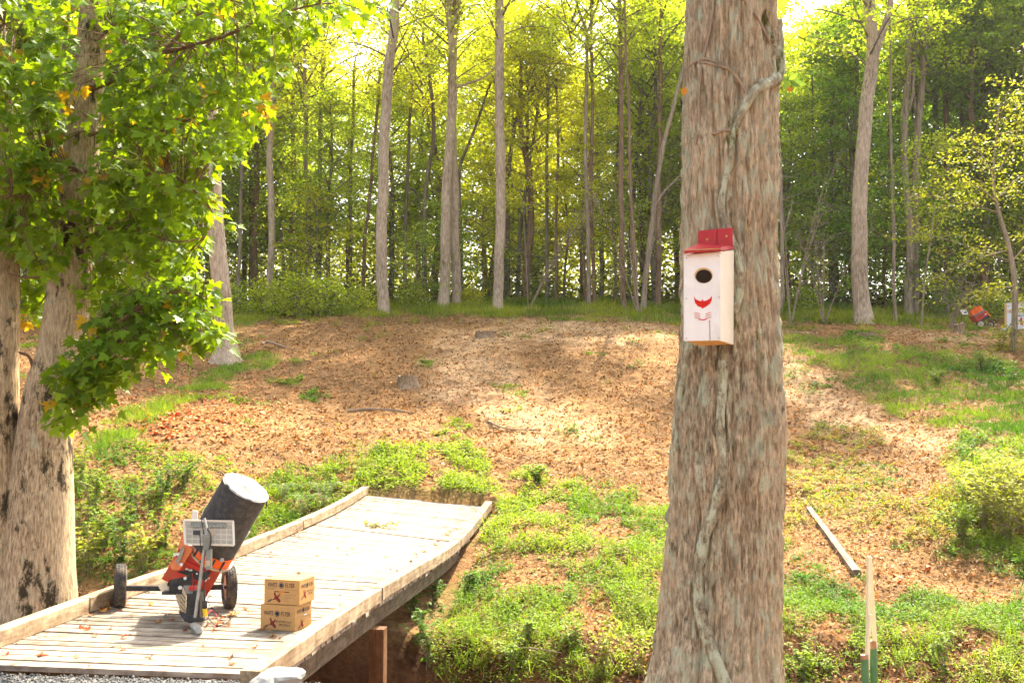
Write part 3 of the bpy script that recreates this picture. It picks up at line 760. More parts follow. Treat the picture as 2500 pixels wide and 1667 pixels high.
# ================================================================== clay target trap on the bridge
TY = 10.15
def Z(zx, zy, Y): return P(200 + zx / 3.1354, 1100 + zy / 3.1354, Y)
gl = deck_at(*zp2(290, 1192)); gr_ = deck_at(*zp2(1125, 1204))
trap = empty('clay_trap', (gl + gr_) / 2, 'red wheeled clay target thrower with black canvas hopper standing on the bridge', 'clay trap')
def wheel(contact, yaw, rad, wid, parent, spokes=True):
    ax = A([math.cos(yaw), math.sin(yaw), 0]); c = A(contact) + A([0, 0, rad])
    root = MB()
    # tyre: rounded profile lathe with diamond tread blocks
    prof = [(-.40, .62), (-.5, .72), (-.5, .86), (-.42, .96), (-.2, 1.0), (.2, 1.0), (.42, .96), (.5, .86), (.5, .72), (.40, .62)]
    e = norm(np.cross(ax, (0, 0, 1))); u = A([0, 0, 1.]); n = 56; V, Fc = [], []
    for i in range(n):
        a = 2 * math.pi * i / n; dr = math.cos(a) * e + math.sin(a) * u
        for w_, r in prof: V.append(c + ax * w_ * wid + dr * r * rad)
    m = len(prof)
    for i in range(n):
        for j in range(m): Fc.append((i * m + j, ((i + 1) % n) * m + j, ((i + 1) % n) * m + (j + 1) % m, i * m + (j + 1) % m))
    tyre = root.add(V, Fc).build('wheel', M['rubber'], parent, smooth=True)
    tb = MB()
    for i in range(44):
        a = 2 * math.pi * (i + .0) / 44
        for j, w_ in enumerate((-.33, -.11, .11, .33)):
            aa = a + (math.pi / 44 if j % 2 else 0); dr = math.cos(aa) * e + math.sin(aa) * u; tg = -math.sin(aa) * e + math.cos(aa) * u
            rr = rad * (1.0 if abs(w_) < .2 else .985)
            q = c + ax * w_ * wid + dr * rr
            tb.add([q + tg * .013, q + ax * wid * .10, q - tg * .013, q - ax * wid * .10] + [p + dr * .005 for p in (q + tg * .010, q + ax * wid * .08, q - tg * .010, q - ax * wid * .08)],
                   [(4, 5, 6, 7), (0, 1, 5, 4), (1, 2, 6, 5), (2, 3, 7, 6), (3, 0, 4, 7)])
    tb.build('tread', M['rubber'], tyre)
    rm = MB(); pr = [(-.30, .63), (-.33, .60), (-.12, .50), (-.05, .2), (-.2, .17), (-.2, .0)]
    for sgn in (1, -1):
        V, Fc = [], []
        for i in range(32):
            a = 2 * math.pi * i / 32; dr = math.cos(a) * e + math.sin(a) * u
            for w_, r in pr: V.append(c + ax * w_ * wid * sgn + dr * max(r, .001) * rad)
        for i in range(32):
            for j in range(len(pr) - 1): Fc.append((i * 6 + j, ((i + 1) % 32) * 6 + j, ((i + 1) % 32) * 6 + j + 1, i * 6 + j + 1))
        rm.add(V, Fc)
    rm.build('rim', M['rim'], tyre, smooth=True)
    MB().cyl(c - ax * wid * .55, c + ax * wid * .55, rad * .09, 12).build('hub', M['black_metal'], tyre)
    return c
WR = .217
cl = wheel(gl, R_(23), WR, .118, trap); cr = wheel(gr_, R_(25), WR, .112, trap)
MB().bar(Z(345, 1050, TY), Z(640, 1052, TY), .05, .05).build('axle', M['black_metal'], trap, bevel=.003)
MB().bar(Z(930, 1047, TY), Z(1085, 1040, TY), .045, .05).build('axle', M['black_metal'], trap, bevel=.003)
MB().bar(Z(640, 1075, TY - .02), Z(960, 1075, TY - .02), .22, .03).build('axle_plate', M['black_metal'], trap, bevel=.003)
MB().poly([Z(575, 1020, TY - .06), Z(640, 1005, TY - .06), Z(672, 1075, TY - .06), Z(610, 1082, TY - .06)], (0, .02, .0)).build('clamp_plate', M['zinc'], trap)
# hopper frame: axis leans to the right and towards the viewer
c0 = Z(985, 745, TY - .02); vd = norm(c0 - A([0, 0, EYE])); Rr = norm(np.cross(vd, (0, 0, 1))); Uu = np.cross(Rr, vd)
ax_a = norm(.89 * (.49 * Rr + .87 * Uu) - .46 * vd); ax_r = norm(Rr * .87 - Uu * .49 + vd * .0); ax_r = norm(ax_r - ax_a * np.dot(ax_r, ax_a)); ax_b = -np.cross(ax_a, ax_r)
if np.dot(ax_b, vd) > 0: ax_b = -ax_b           # ax_b points towards the viewer
def L(r, b, a): return c0 + ax_r * r + ax_b * b + ax_a * a
HR, HL = .248, .76
# canvas cover: wavy cylinder with a rounded seam
V, Fc = [], []; n = 64; rows = 22
for i in range(rows):
    t_ = i / (rows - 1); a = .035 + (HL - .055) * t_
    for k in range(n):
        th = 2 * math.pi * k / n
        r = HR * (1 - .03 * t_ + .012 * math.sin(3 * th + 2 * t_) * (1 - t_) + .02 * (fbm(A([math.cos(th) * 2.]), A([math.sin(th) * 2.]), A([t_ * 3.]), 71)[0] - .5))
        if i >= rows - 2: r *= (1.015 if i == rows - 2 else .985)
        V.append(L(r * math.cos(th), r * math.sin(th), a))
for i in range(rows - 1):
    for k in range(n): Fc.append((i * n + k, i * n + (k + 1) % n, (i + 1) * n + (k + 1) % n, (i + 1) * n + k))
hop = MB().add(V, Fc).build('hopper_cover', M['canvas'], trap, smooth=True)
V, Fc = [], []; rr = [1.0, .97, .85, .6, .3, .02]
for j, q in enumerate(rr):
    for k in range(n):
        th = 2 * math.pi * k / n; r = HR * .975 * q
        wob = .016 * (fbm(A([math.cos(th) * q * 3.]), A([math.sin(th) * q * 3.]), None, 77)[0] - .5) + (.002 * math.sin(th * 17) if j == 1 else 0)
        V.append(L(r * math.cos(th), r * math.sin(th), HL - .018 + (.012 if 0 < j < 3 else .004 if j == 0 else .006) + wob))
for j in range(len(rr) - 1):
    for k in range(n): Fc.append((j * n + k, j * n + (k + 1) % n, (j + 1) * n + (k + 1) % n, (j + 1) * n + k))
MB().add(V, Fc).build('hopper_top', M['canvas_top'], hop, smooth=True)
MB().torus(L(0, 0, HL - .02), ax_a, HR * .985, .006, 48, 6).build('seam_cord', M['wire_black'], hop)
MB().tube([L(-HR * .8, .0, HL - .03), L(-HR * 1.1, 0, HL + .0), L(-HR * 1.28, .02, HL + .0)], .006, 6).build('tie_cord', M['wire_black'], hop)
MB().tube([L(HR * .97, .0, HL - .03), L(HR * 1.06, .02, HL - .07), L(HR * 1.1, .03, HL - .1)], .006, 6).build('tie_cord', M['wire_black'], hop)
# pale ring emblems painted on both flanks of the cover
for th0, a0, mm in ((math.pi - .12, .30, 'white_tape'), (.02, .17, 'tan_plastic')):
    mb = MB(); V = []
    for i in range(24):
        q = 2 * math.pi * i / 24
        for rw in (.055, .066):
            th = th0 + math.cos(q) * rw / HR * 1.0; V.append(L((HR + .008) * math.cos(th), (HR + .008) * math.sin(th), a0 + math.sin(q) * rw * 1.35))
    mb.add(V, [(2 * i, 2 * i + 1, (2 * i + 3) % 48, (2 * i + 2) % 48) for i in range(24)]); mb.build('painted_ring', M[mm], hop)
# white tab behind on the left, white throwing plate on the right
MB().poly([Z(846, 455, TY + .15), Z(887, 462, TY + .15), Z(880, 540, TY + .15), Z(836, 530, TY + .15)], (0, .01, 0)).build('white_tab', M['white_tape'], trap)
MB().poly([Z(1272, 600, TY + .16), Z(1286, 622, TY + .16), Z(1262, 660, TY + .16), Z(1215, 690, TY + .16), Z(1150, 708, TY + .16), Z(1150, 660, TY + .16)], (0, .012, 0)).build('throwing_plate', M['white_tape'], trap)
# target column showing orange below the cover, ring plate
MB().cyl(L(.05, .05, -.05), L(.05, .05, .04), .20, 28).build('clay_target_stack', M['orange'], trap)
for q in (.85, 1.35, 1.9, 2.4): MB().cyl(L(.05 + .207 * math.cos(q), .05 + .207 * math.sin(q), -.06), L(.05 + .207 * math.cos(q), .05 + .207 * math.sin(q), .04), .010, 8).build('hopper_rod', M['black_metal'], trap)
MB().cyl(L(.05, .03, -.075), L(.05, .03, -.055), .225, 36).build('ring_plate', M['tan_plastic'], trap)
# red sheet-metal housing
hs = MB().obox(L(-.03, -.03, -.265), ax_r * .235, ax_b * .19, ax_a * .185).build('red_housing', M['red'], trap, bevel=.008)
MB().obox(L(-.03, .163, -.17), ax_r * .17, ax_b * .012, ax_a * .022).build('red_crossbar', M['red'], hs, bevel=.004)
MB().obox(L(-.06, .162, -.225), ax_r * .05, ax_b * .004, ax_a * .008).build('slot', M['zinc'], hs)
for r, a in ((-.19, -.24), (-.05, -.35), (.09, -.30), (.12, -.38)): MB().cyl(L(r, .158, a), L(r, .168, a), .008, 10).build('bolt', M['zinc'], hs)
for r, a in ((.10, -.20), (.135, -.195), (.12, -.235)): MB().obox(L(r, .161, a), ax_r * .006, ax_b * .004, ax_a * .022).build('white_decal', M['white_tape'], hs)
sp = MB().poly([Z(770, 615, TY - .16), Z(800, 640, TY - .20), Z(800, 720, TY - .22), Z(850, 750, TY - .22), Z(770, 880, TY - .22), Z(745, 910, TY - .22), Z(690, 912, TY - .20), Z(676, 880, TY - .18), Z(740, 740, TY - .16)], (0, .03, 0)).build('side_plate', M['orange_red'], trap, bevel=.002)
for q in ((712, 795), (735, 790), (760, 870)): MB().cyl(Z(*q, TY - .27), Z(*q, TY - .19), .016, 12).build('knob', M['zinc'], trap)
MB().obox(Z(752, 800, TY - .235), A([.012, 0, -.02]), A([0, .003, 0]), A([.03, 0, .075])).build('adjust_slot', M['steel'], trap)
# black lower panel and tilt bracket
MB().poly([Z(745, 870, TY - .14), Z(915, 905, TY - .14), Z(985, 930, TY - .14), Z(950, 985, TY - .14), Z(880, 990, TY - .14), Z(820, 960, TY - .14), Z(720, 925, TY - .14)], (0, .10, 0)).build('black_panel', M['black_metal'], trap, bevel=.003)
for q in ((800, 905), (838, 912), (880, 940)): MB().cyl(Z(*q, TY - .155), Z(*q, TY - .135), .009, 10).build('bolt', M['zinc'], trap)
br = [Z(665, 1078, TY - .12), Z(668, 1010, TY - .12)] + [Z(760 + 95 * math.cos(a), 1005 + 78 * -math.sin(a), TY - .12) for a in np.linspace(math.pi, .25, 10)] + [Z(862, 1078, TY - .12)]
MB().poly(br, (0, .03, 0)).build('tilt_bracket', M['black_metal'], trap, bevel=.003)
br2 = [p + A([-.07, .16, .02]) for p in br]; MB().poly(br2, (0, .03, 0)).build('tilt_bracket', M['black_metal'], trap, bevel=.003)
for q, r in (((790, 975), .016), ((752, 1047), .020)): MB().cyl(Z(*q, TY - .15), Z(*q, TY - .11), r, 14).build('pivot_bolt', M['zinc'], trap)
# tow bar, battery and tray
MB().bar(Z(735, 1090, TY - .05), Z(800, 1290, TY - .62), .05, .05).build('tow_bar', M['grey_wood'] if False else M['tan_plastic'], trap, bevel=.003)
YB = TY - .62
zb = Z(840, 1300, YB)
def zz(zx, zy, Y=YB): return Z(zx, zy, Y)
bat = MB().poly([zz(800, 1095), zz(905, 1085), zz(900, 1285), zz(795, 1302)], (-.0, .18, .0)).build('battery', M['black_metal'], trap, bevel=.004)
MB().poly([zz(799, 1100, YB - .002), zz(775, 1040, YB + .12), zz(753, 1245, YB + .12), zz(792, 1298, YB - .002)], (-.006, 0, 0)).build('amber_side', M['battery_side'], bat)
for k in range(5):
    a_, b_ = zz(797 - k * .7, 1130 + k * 32, YB - .004), zz(768 - k * 3, 1085 + k * 33, YB + .115)
    MB().bar(a_ + A([-.008, 0, 0]), b_ + A([-.008, 0, 0]), .006, .006).build('battery_rib', M['black_metal'], bat)
MB().poly([zz(800, 1094, YB - .0), zz(905, 1084, YB), zz(885, 1036, YB + .17), zz(778, 1038, YB + .17)], (0, 0, .01)).build('battery_top', M['grey_plastic'], bat)
MB().obox(zz(848, 1050, YB + .06), (.032, 0, 0), (0, .03, 0), (0, 0, .018)).build('terminal_clamp', M['red'], bat, bevel=.004)
MB().obox(zz(880, 1085, YB - .01), (.03, 0, 0), (0, .03, 0), (0, 0, .022)).build('terminal_clamp', M['black_metal'], bat, bevel=.004)
MB().poly([zz(740, 1235), zz(790, 1310, YB - .02), zz(930, 1300, YB - .02), zz(920, 1270, YB + .1)], (0, 0, .012)).build('battery_tray', M['black_metal'], trap)
# jack stand: pole, foot, crossbar
pole_b, pole_t = Z(866, 1275, YB - .07), Z(938, 745, YB + .02)
MB().cyl(pole_b, pole_t, .0155, 14).build('jack_pole', M['steel'], trap, smooth=True)
MB().bar(Z(815, 1300, YB - .08), Z(935, 1288, YB - .08), .04, .035).build('foot_bar', M['black_metal'], trap, bevel=.003)
fb = deck_at(*zp2(885, 1412))
MB().poly([Z(828, 1330, YB - .2), Z(850, 1318, YB - .2), Z(915, 1365, YB - .33), Z(918, 1395, YB - .33), Z(880, 1402, YB - .33), Z(838, 1385, YB - .2)], (0, .06, 0)).build('jack_foot', M['steel'], trap, bevel=.004)
MB().cyl(fb + A([0, .02, .004]), fb + A([0, .02, .05]), .035, 14).build('foot_pad', M['grey_plastic'], trap)
MB().bar(Z(870, 1340, YB - .2), fb + A([0, .03, .05]), .05, .04).build('foot_link', M['steel'], trap, bevel=.003)
# receiver box and antenna on the pole
pk = [Z(x, y, YB + .0) for x, y in ((918, 650), (968, 640), (975, 755), (930, 765))]
MB().poly(pk, (0, .06, 0)).build('receiver_box', M['grey_plastic'], trap, bevel=.005)
MB().poly([Z(x, y, YB - .02) for x, y in ((950, 760), (985, 755), (985, 905), (945, 915))], (0, .06, 0)).build('control_box', M['grey_plastic'], trap, bevel=.005)
MB().poly([Z(x, y, YB - .024) for x, y in ((948, 840), (980, 838), (978, 880), (946, 884))], (0, .01, 0)).build('control_label', M['tan_plastic'], trap)
MB().cyl(Z(937, 515, YB + .05), Z(958, 590, YB + .05), .0125, 10).build('pole_cap', M['zinc'], trap)
MB().cyl(Z(955, 585, YB + .05), Z(945, 660, YB + .03), .010, 10).build('pole_neck', M['steel'], trap)
MB().tube([Z(912, 488, YB), Z(921, 560, YB), Z(934, 640, YB)], [.003, .005, .006], 8).build('antenna', M['wire_black'], trap)
# solar panel seen from its back
YP = YB + .14
def S(zx, zy, d=0): return Z(zx, zy, YP + d + (zy - 530) * -.0004)
pn = MB().poly([S(780, 533), S(1157, 540), S(1163, 722), S(790, 712)], (0, .018, .008)).build('solar_panel', M['panel_back'], trap)
fr = [S(780, 533, -.012), S(1157, 540, -.012), S(1163, 722, -.012), S(790, 712, -.012)]
mb = MB()
for i in range(4): mb.bar(fr[i], fr[(i + 1) % 4], .02, .018)
mb.build('panel_frame', M['alu'], pn)
for i in range(8):
    for j in range(4):
        x0 = 800 + i * 44; y0 = 560 + j * 38 + i * 1
        MB().poly([S(x0 + 2, y0 + 2, -.003), S(x0 + 40, y0 + 3, -.003), S(x0 + 41, y0 + 34, -.003), S(x0 + 3, y0 + 33, -.003)], (0, .002, 0)).build('panel_cell', M['panel_cell'], pn)
pb = MB().poly([S(832, 547, -.02), S(1103, 553, -.02), S(1103, 588, -.02), S(832, 584, -.02)], (0, .012, 0)).build('perforated_strip', M['grey_plastic'], pn)
for i in range(10): MB().cyl(S(842 + i * 28, 578, -.026), S(842 + i * 28, 578, -.018), .0045, 8).build('strip_hole', M['panel_back'], pb)
MB().poly([S(850, 610, -.02), S(900, 612, -.02), S(900, 642, -.02), S(850, 642, -.02)], (0, .014, 0)).build('junction_box', M['black_metal'], pn)
MB().poly([S(972, 604, -.006), S(1022, 605, -.006), S(1022, 652, -.006), S(972, 652, -.006)], (0, .003, 0)).build('rating_label', M['tan_plastic'], pn)
# motor lumps behind the pole
for q, r in (((885, 750), .035), ((905, 780), .028), ((992, 780), .022), ((905, 850), .02), ((1072, 835), .022)):
    MB().cyl(Z(*q, TY - .22), Z(*q, TY - .16), r, 12).build('fitting', M['steel'], trap)
# yellow handled plug, cables
MB().cyl(Z(938, 1150, YB - .04), Z(941, 1205, YB - .04), .024, 14).build('plug', M['black_metal'], trap)
MB().cyl(Z(940, 1200, YB - .04), Z(946, 1266, YB - .04), .023, 14, .02).build('plug_grip', M['yellow'], trap)
def cable(pts, r, mat):
    q = A(pts, float); m = len(q); tt = np.linspace(0, m - 1, m * 6); out = []
    for x in tt:
        i = min(int(x), m - 2); f = x - i; p0_, p1_, p2_, p3_ = q[max(i - 1, 0)], q[i], q[i + 1], q[min(i + 2, m - 1)]
        out.append(.5 * ((2 * p1_) + (-p0_ + p2_) * f + (2 * p0_ - 5 * p1_ + 4 * p2_ - p3_) * f * f + (-p0_ + 3 * p1_ - 3 * p2_ + p3_) * f ** 3))
    MB().tube(out, r, 6).build('cable', mat, trap)
cable([Z(940, 1150, YB - .04), Z(935, 1020, YB - .02), Z(945, 900, YB)], .005, M['wire_black'])
cable([Z(960, 600, YB), Z(985, 640, YB), Z(985, 720, YB), Z(965, 780, YB)], .006, M['wire_black'])
cable([Z(903, 640, YB), Z(908, 720, YB), Z(905, 800, YB)], .004, M['wire_black'])
def dk(zx, zy, h=.012): p = deck_at(*zp2(zx, zy)); return p + A([0, 0, h])
cable([Z(955, 1230, YB - .04), dk(990, 1240, .05), dk(1060, 1270), dk(1140, 1290), dk(1090, 1335), dk(1020, 1345), dk(965, 1300, .03)], .005, M['wire_black'])
cable([Z(955, 1250, YB - .04), dk(1000, 1250, .04), dk(1040, 1290), dk(1045, 1330), dk(1010, 1360)], .004, M['wire_red'])
cable([Z(845, 940, TY - .2), Z(852, 985, TY - .2), Z(845, 1040, YB + .06)], .005, M['wire_red'])
cable([Z(950, 1100, YB), Z(985, 1110, YB), Z(960, 1130, YB), Z(975, 1180, YB), Z(955, 1230, YB)], .003, M['wire_black'])

# ================================================================== birdhouse tree
HY = 6.15; ppm = F / HY
rows_l = [(-700, 1705), (-300, 1690), (0, 1677), (300, 1669), (595, 1666), (790, 1667), (850, 1664), (957, 1655), (1063, 1643), (1275, 1636), (1488, 1616), (1573, 1600), (1667, 1582), (1760, 1552), (1830, 1500), (1880, 1430)]
rows_r = [(-700, 1870), (-300, 1885), (0, 1893), (215, 1896), (638, 1893), (957, 1909), (1063, 1914), (1170, 1907), (1382, 1901), (1667, 1897), (1760, 1905), (1830, 1935), (1880, 1990)]
tb_ = P(1740, 1795, HY)
htree = empty('bird_box_tree', (tb_[0], HY, float(H(tb_[0], HY))), 'thick furrowed trunk in front carrying the white bird box', 'tree')
na, nr = 260, 520
pys = np.linspace(-700, 1880, nr)
lft = np.interp(pys, *zip(*rows_l)); rgt = np.interp(pys, *zip(*rows_r))
ker = np.hanning(41); ker /= ker.sum()
lft = np.convolve(np.pad(lft, 20, mode='edge'), ker, 'valid'); rgt = np.convolve(np.pad(rgt, 20, mode='edge'), ker, 'valid')
ctr = A([P((a + b) / 2, y, HY) for a, b, y in zip(lft, rgt, pys)]); rad = (rgt - lft) / 2 / ppm
th = np.linspace(0, 2 * math.pi, na, endpoint=False)
TH, II = np.meshgrid(th, np.arange(nr)); zc = ctr[:, 2][II]
cx_, sx_ = np.cos(TH), np.sin(TH)
tws = zc * .18
rid = 1 - np.abs(2 * fbm(np.cos(TH + tws) * 11, np.sin(TH + tws) * 11, zc * 2.4, 81, 3) - 1)
fin = fbm(cx_ * 26, sx_ * 26, zc * 8, 85, 3)
lump = fbm(cx_ * 1.6, sx_ * 1.6, zc * .9, 88, 2) - .5
but = np.clip((.75 - (zc - float(htree.location.z))) / .75, 0, 1) * (.5 + .5 * np.cos(TH * 5 + 1.0)) * .05
rr_ = rad[II] * (.965 + .05 * lump) + (rid - .72) * .085 + (fin - .5) * .035 + but
HV = np.stack([ctr[:, 0][II] + rr_ * cx_, ctr[:, 1][II] + rr_ * sx_, zc], -1).reshape(-1, 3) - A(htree.location[:])
ii = np.arange(nr * na).reshape(nr, na); jn = np.roll(ii, -1, 1)
HF = np.stack([ii[:-1], jn[:-1], jn[1:], ii[1:]], -1).reshape(-1, 4)
link('trunk', np_mesh('trunk', HV, HF, None, True), M['bark_house'], htree)
def on_trunk(px, py, out=0.0):
    """point on the near face of the trunk behind photo pixel"""
    i = int(np.argmin(np.abs(pys - py))); c = ctr[i]; r = rad[i]; x = P(px, py, HY)[0]; dx = np.clip((x - c[0]) / r, -.98, .98)
    y = c[1] - math.sqrt(max(0, 1 - dx * dx)) * r; k = y / HY
    x = P(px, py, y)[0]; dx = np.clip((x - c[0]) / r, -.98, .98); nrm = A([dx, -math.sqrt(1 - dx * dx), 0])
    return A([c[0], c[1], c[2]]) + nrm * (r + out)
def spline(pts, k=8):
    q = A(pts, float); m = len(q); out = []
    for x in np.linspace(0, m - 1.0001, m * k):
        i = min(int(x), m - 2); f = x - i; p0_, p1_, p2_, p3_ = q[max(i - 1, 0)], q[i], q[i + 1], q[min(i + 2, m - 1)]
        out.append(.5 * ((2 * p1_) + (-p0_ + p2_) * f + (2 * p0_ - 5 * p1_ + 4 * p2_ - p3_) * f * f + (-p0_ + 3 * p1_ - 3 * p2_ + p3_) * f ** 3))
    return A(out)
def vine(pts, r, name='vine', mat='vine', out=.0):
    s = spline([on_trunk(x, y, out) for x, y in pts]); n = len(s)
    rr2 = np.interp(np.linspace(0, 1, n), np.linspace(0, 1, len(r)), r) * (1 + .35 * (fbm(np.arange(n) * .6, np.zeros(n), None, 91, 2) - .5))
    MB().tube(s, rr2, 10).build(name, M[mat], htree, smooth=True)
vine([(1895, 60), (1900, 130), (1890, 205), (1845, 250), (1815, 300), (1790, 360), (1785, 420), (1770, 480), (1765, 540), (1800, 640), (1805, 730), (1780, 800), (1768, 880), (1765, 960), (1760, 1040), (1768, 1130), (1752, 1220), (1722, 1300), (1708, 1390), (1712, 1460), (1735, 1540), (1765, 1610), (1790, 1667), (1830, 1760)],
     [.035, .045, .040, .028, .022, .02, .022, .024, .022, .026, .03, .028, .028, .034, .034, .033, .036, .04, .04, .036], out=.004)
vine([(1655, 1100), (1660, 960), (1680, 890), (1700, 845), (1725, 830)], [.022, .025, .02, .02, .015], out=-.006)
for pts in ([(1690, 560), (1695, 440), (1700, 380), (1712, 330), (1712, 250), (1720, 180), (1740, 90), (1750, 0), (1752, -80)], [(1712, 175), (1745, 190), (1790, 215), (1830, 280)], [(1690, 175), (1720, 172), (1760, 190)], [(1780, 10), (1830, 60), (1860, 110), (1890, 160)], [(1695, 355), (1740, 352), (1780, 350), (1810, 365)]):
    vine(pts, [.009, .008, .008], 'thin_vine', 'twig', .004)
# limbs and leaves above the frame
top = ctr[0] - A([0, 0, 0])
mb = MB()
for i in range(7):
    a = i * 2.4; mb.tube(spline([top + A([0, 0, -.3 + .1 * i]), top + A([math.cos(a) * .9, math.sin(a) * .9, 1.2 + .4 * i]), top + A([math.cos(a) * 2.2, math.sin(a) * 2.2, 2.2 + .7 * i])], 4), np.linspace(.13, .03, 12), 8)
mb.tube([top + A([0, 0, -.1]), top + A([.1, .1, 2.2]), top + A([0, .2, 5.5])], [.235, .16, .05], 12)
mb.build('limbs', M['bark_house'], htree, smooth=True)
# green sprig on the right of the trunk
sg = MB(); s0 = on_trunk(1893, 205, 0); s1 = P(1925, 195, HY - .1)
sg.tube([s0, (s0 + s1) / 2 + A([0, 0, .02]), s1], [.004, .003, .003], 6); sprig = sg.build('sprig', M['branch'], htree)
lv6 = A([(0, 0, 0), (.18, .3, .03), (.16, .65, .02), (0, 1, -.06), (-.16, .65, .02), (-.18, .3, .03), (0, .5, -.02)]); lf6 = A([(6, 0, 1), (6, 1, 2), (6, 2, 3), (6, 3, 4), (6, 4, 5), (6, 5, 0)])
def big_leaf(a, b, wk, colr, parent, name='leaf'):
    a, b = A(a), A(b); d = b - a; Ln = np.linalg.norm(d); d = d / Ln; nv = norm(np.cross(d, (0, 1, 0.)) ) ; up_ = np.cross(nv, d)
    v = a + lv6[:, :1] * nv * Ln * wk + lv6[:, 1:2] * d * Ln + lv6[:, 2:] * up_ * Ln
    org = A([0., 0, 0]); p = parent
    while p is not None: org = org + A(p.location[:]); p = p.parent
    return link(name, np_mesh(name, v - org, lf6, np.tile(A(colr), (7, 1)), True), M['weed'], parent)
for (x, y), cl_ in (((1915, 222), (.14, .22, .05)), ((1968, 210), (.17, .26, .07)), ((1902, 190), (.13, .2, .06)), ((1950, 178), (.14, .2, .06)), ((1962, 212), (.12, .19, .05))):
    big_leaf(s1, P(x, y, HY - .16 + .05 * random.random()), 1.2, cl_, sprig)
big_leaf(P(1928, 210, HY - .1), P(1927, 226, HY - .12), 2.0, (.30, .10, .03), sprig)
big_leaf(P(1672, 212, HY - .2), P(1668, 236, HY - .22), 1.5, (.50, .20, .03), sprig, 'dry_leaf')
fl = empty('drifting_leaf', P(1960, 75, HY), 'single orange leaf caught in the air right of the bird box trunk', 'leaf')
big_leaf(P(1957, 92, HY), P(1963, 72, HY), 2.6, (.75, .26, .03), fl)

# ================================================================== bird box
YH = HY - .30
def Bp(px, py, Y=YH - .25): return P(px, py, Y)
bh = empty('bird_box', Bp(1725, 842, YH), 'white wooden bird box with red roof and round hole on the thick trunk', 'bird box')
k = 340 / 1066.0
def q(zx, zy, Y): return P(1580 + zx * k, 480 + zy * k, Y)
FYb = HY - .62                      # front face distance
fl_, fr_ = (285, 445), (562, 420)
fbl, fbr = (283, 1105), (562, 1100)
bkx_t, bkx_b = (664, 412), (660, 1132)
BYb = FYb + .29
fpl = [q(*fl_, FYb + .0), q(*fr_, FYb + .02), q(*fbr, FYb + .02), q(*fbl, FYb)]
MB().poly(fpl, (0, .022, 0)).build('front_board', M['white_paint'], bh, bevel=.002)
MB().poly([q(562, 418, FYb + .024), q(*bkx_t, BYb), q(*bkx_b, BYb), q(562, 1102, FYb + .024)], (-.02, 0, 0)).build('side_board', M['warm_lit_side'], bh)
MB().poly([q(285, 445, FYb + .024), q(400, 412, BYb), q(400, 1120, BYb), q(283, 1106, FYb + .024)], (.02, 0, 0)).build('side_board', M['warm_lit_side'], bh)
MB().poly([q(302, 1106, FYb + .024), q(545, 1104, FYb + .026), q(640, 1131, BYb - .01), q(410, 1140, BYb - .01)], (0, 0, .02)).build('floor_board', M['bare_wood'], bh)
MB().poly([q(660, 300, BYb + .004), q(400, 300, BYb + .004), q(400, 1125, BYb + .004), q(662, 1133, BYb + .004)], (0, .02, 0)).build('back_board', M['white_paint'], bh)
rf = MB().poly([q(284, 438, FYb - .035), q(566, 415, FYb - .02), q(664, 404, BYb + .01), q(392, 386, BYb + .01)], (0, 0, .022)).build('roof', M['red_roof'], bh, bevel=.002)
MB().bar(q(284, 412, FYb - .038), q(566, 398, FYb - .023), .004, .004).build('worn_edge', M['bare_wood'], rf)
tp = MB().poly([q(393, 262, BYb + .0), q(655, 236, BYb + .0), q(660, 402, BYb + .0), q(390, 384, BYb)], (0, .022, 0)).build('roof_upstand', M['red_roof'], bh, bevel=.002)
for zx, zy in ((460, 328), (607, 303)): MB().cyl(q(zx, zy, BYb - .003), q(zx, zy, BYb + .004), .007, 10).build('screw', M['bare_wood'], tp)
MB().bar(q(537, 250, BYb - .001), q(532, 390, BYb - .001), .003, .002).build('roof_split', M['dark_inside'], tp)
# entrance hole: flat dark disc standing for the shade inside, with bare rim
def fpt(u_, v_): # u,v in zoom coordinates on the front face
    t_ = (u_ - 284) / (562 - 284); return q(u_, v_, FYb + .02 * t_ - .0015)
def on_front(zx, zy, d=0.0): p = fpt(zx, zy); return p + A([0, -d, 0])
MB().poly([on_front(432 + 70 * math.cos(a), 604 + 60 * math.sin(a)) for a in np.linspace(0, 2 * math.pi, 28, endpoint=False)], (0, .001, 0)).build('hole_rim', M['bare_wood'], bh)
MB().poly([on_front(434 + 62 * math.cos(a), 610 + 52 * math.sin(a), .001) for a in np.linspace(0, 2 * math.pi, 28, endpoint=False)], (0, .0012, 0)).build('entrance_hole', M['dark_inside'], bh)
MB().bar(on_front(478, 945, .0), on_front(482, 1098, .0), .0022, .002).build('crack', M['dark_inside'], bh)
wing = [(358, 762), (372, 785), (398, 797), (417, 800), (420, 787), (428, 786), (431, 800), (455, 795), (480, 780), (496, 758), (494, 795), (480, 820), (455, 838), (435, 850), (425, 858), (415, 848), (388, 838), (366, 812)]
MB().poly([on_front(x, y, .0003) for x, y in wing], (0, .001, 0)).build('stencil_bird', M['red_stencil'], bh)
mb = MB()
for s in (-1, 1):
    for j in range(3):
        pts = [on_front(426 + s * (20 + 44 * t_), 905 - j * 12 + 22 * (1 - t_) * -.2 + j * 26 - 34 * t_ * (1 - t_ * .5) + j * 4, .0005) for t_ in np.linspace(0, 1, 6)]
        mb.tube(pts, .0022, 4)
for zx, zy in ((300, 470), (545, 455), (300, 1085), (548, 1080), (300, 780), (550, 770)): MB().cyl(on_front(zx, zy, .002), on_front(zx, zy, -.004), .0035, 8).build('nail', M['steel'], bh)
mb.build('stencil_feathers', M['red_stencil_faint'], bh)
MB().tube([on_front(426 + x, 942 - .014 * x * x * .5, .0006) for x in np.linspace(-30, 30, 7)], .0028, 5).build('stencil_tail', M['red_stencil'], bh)

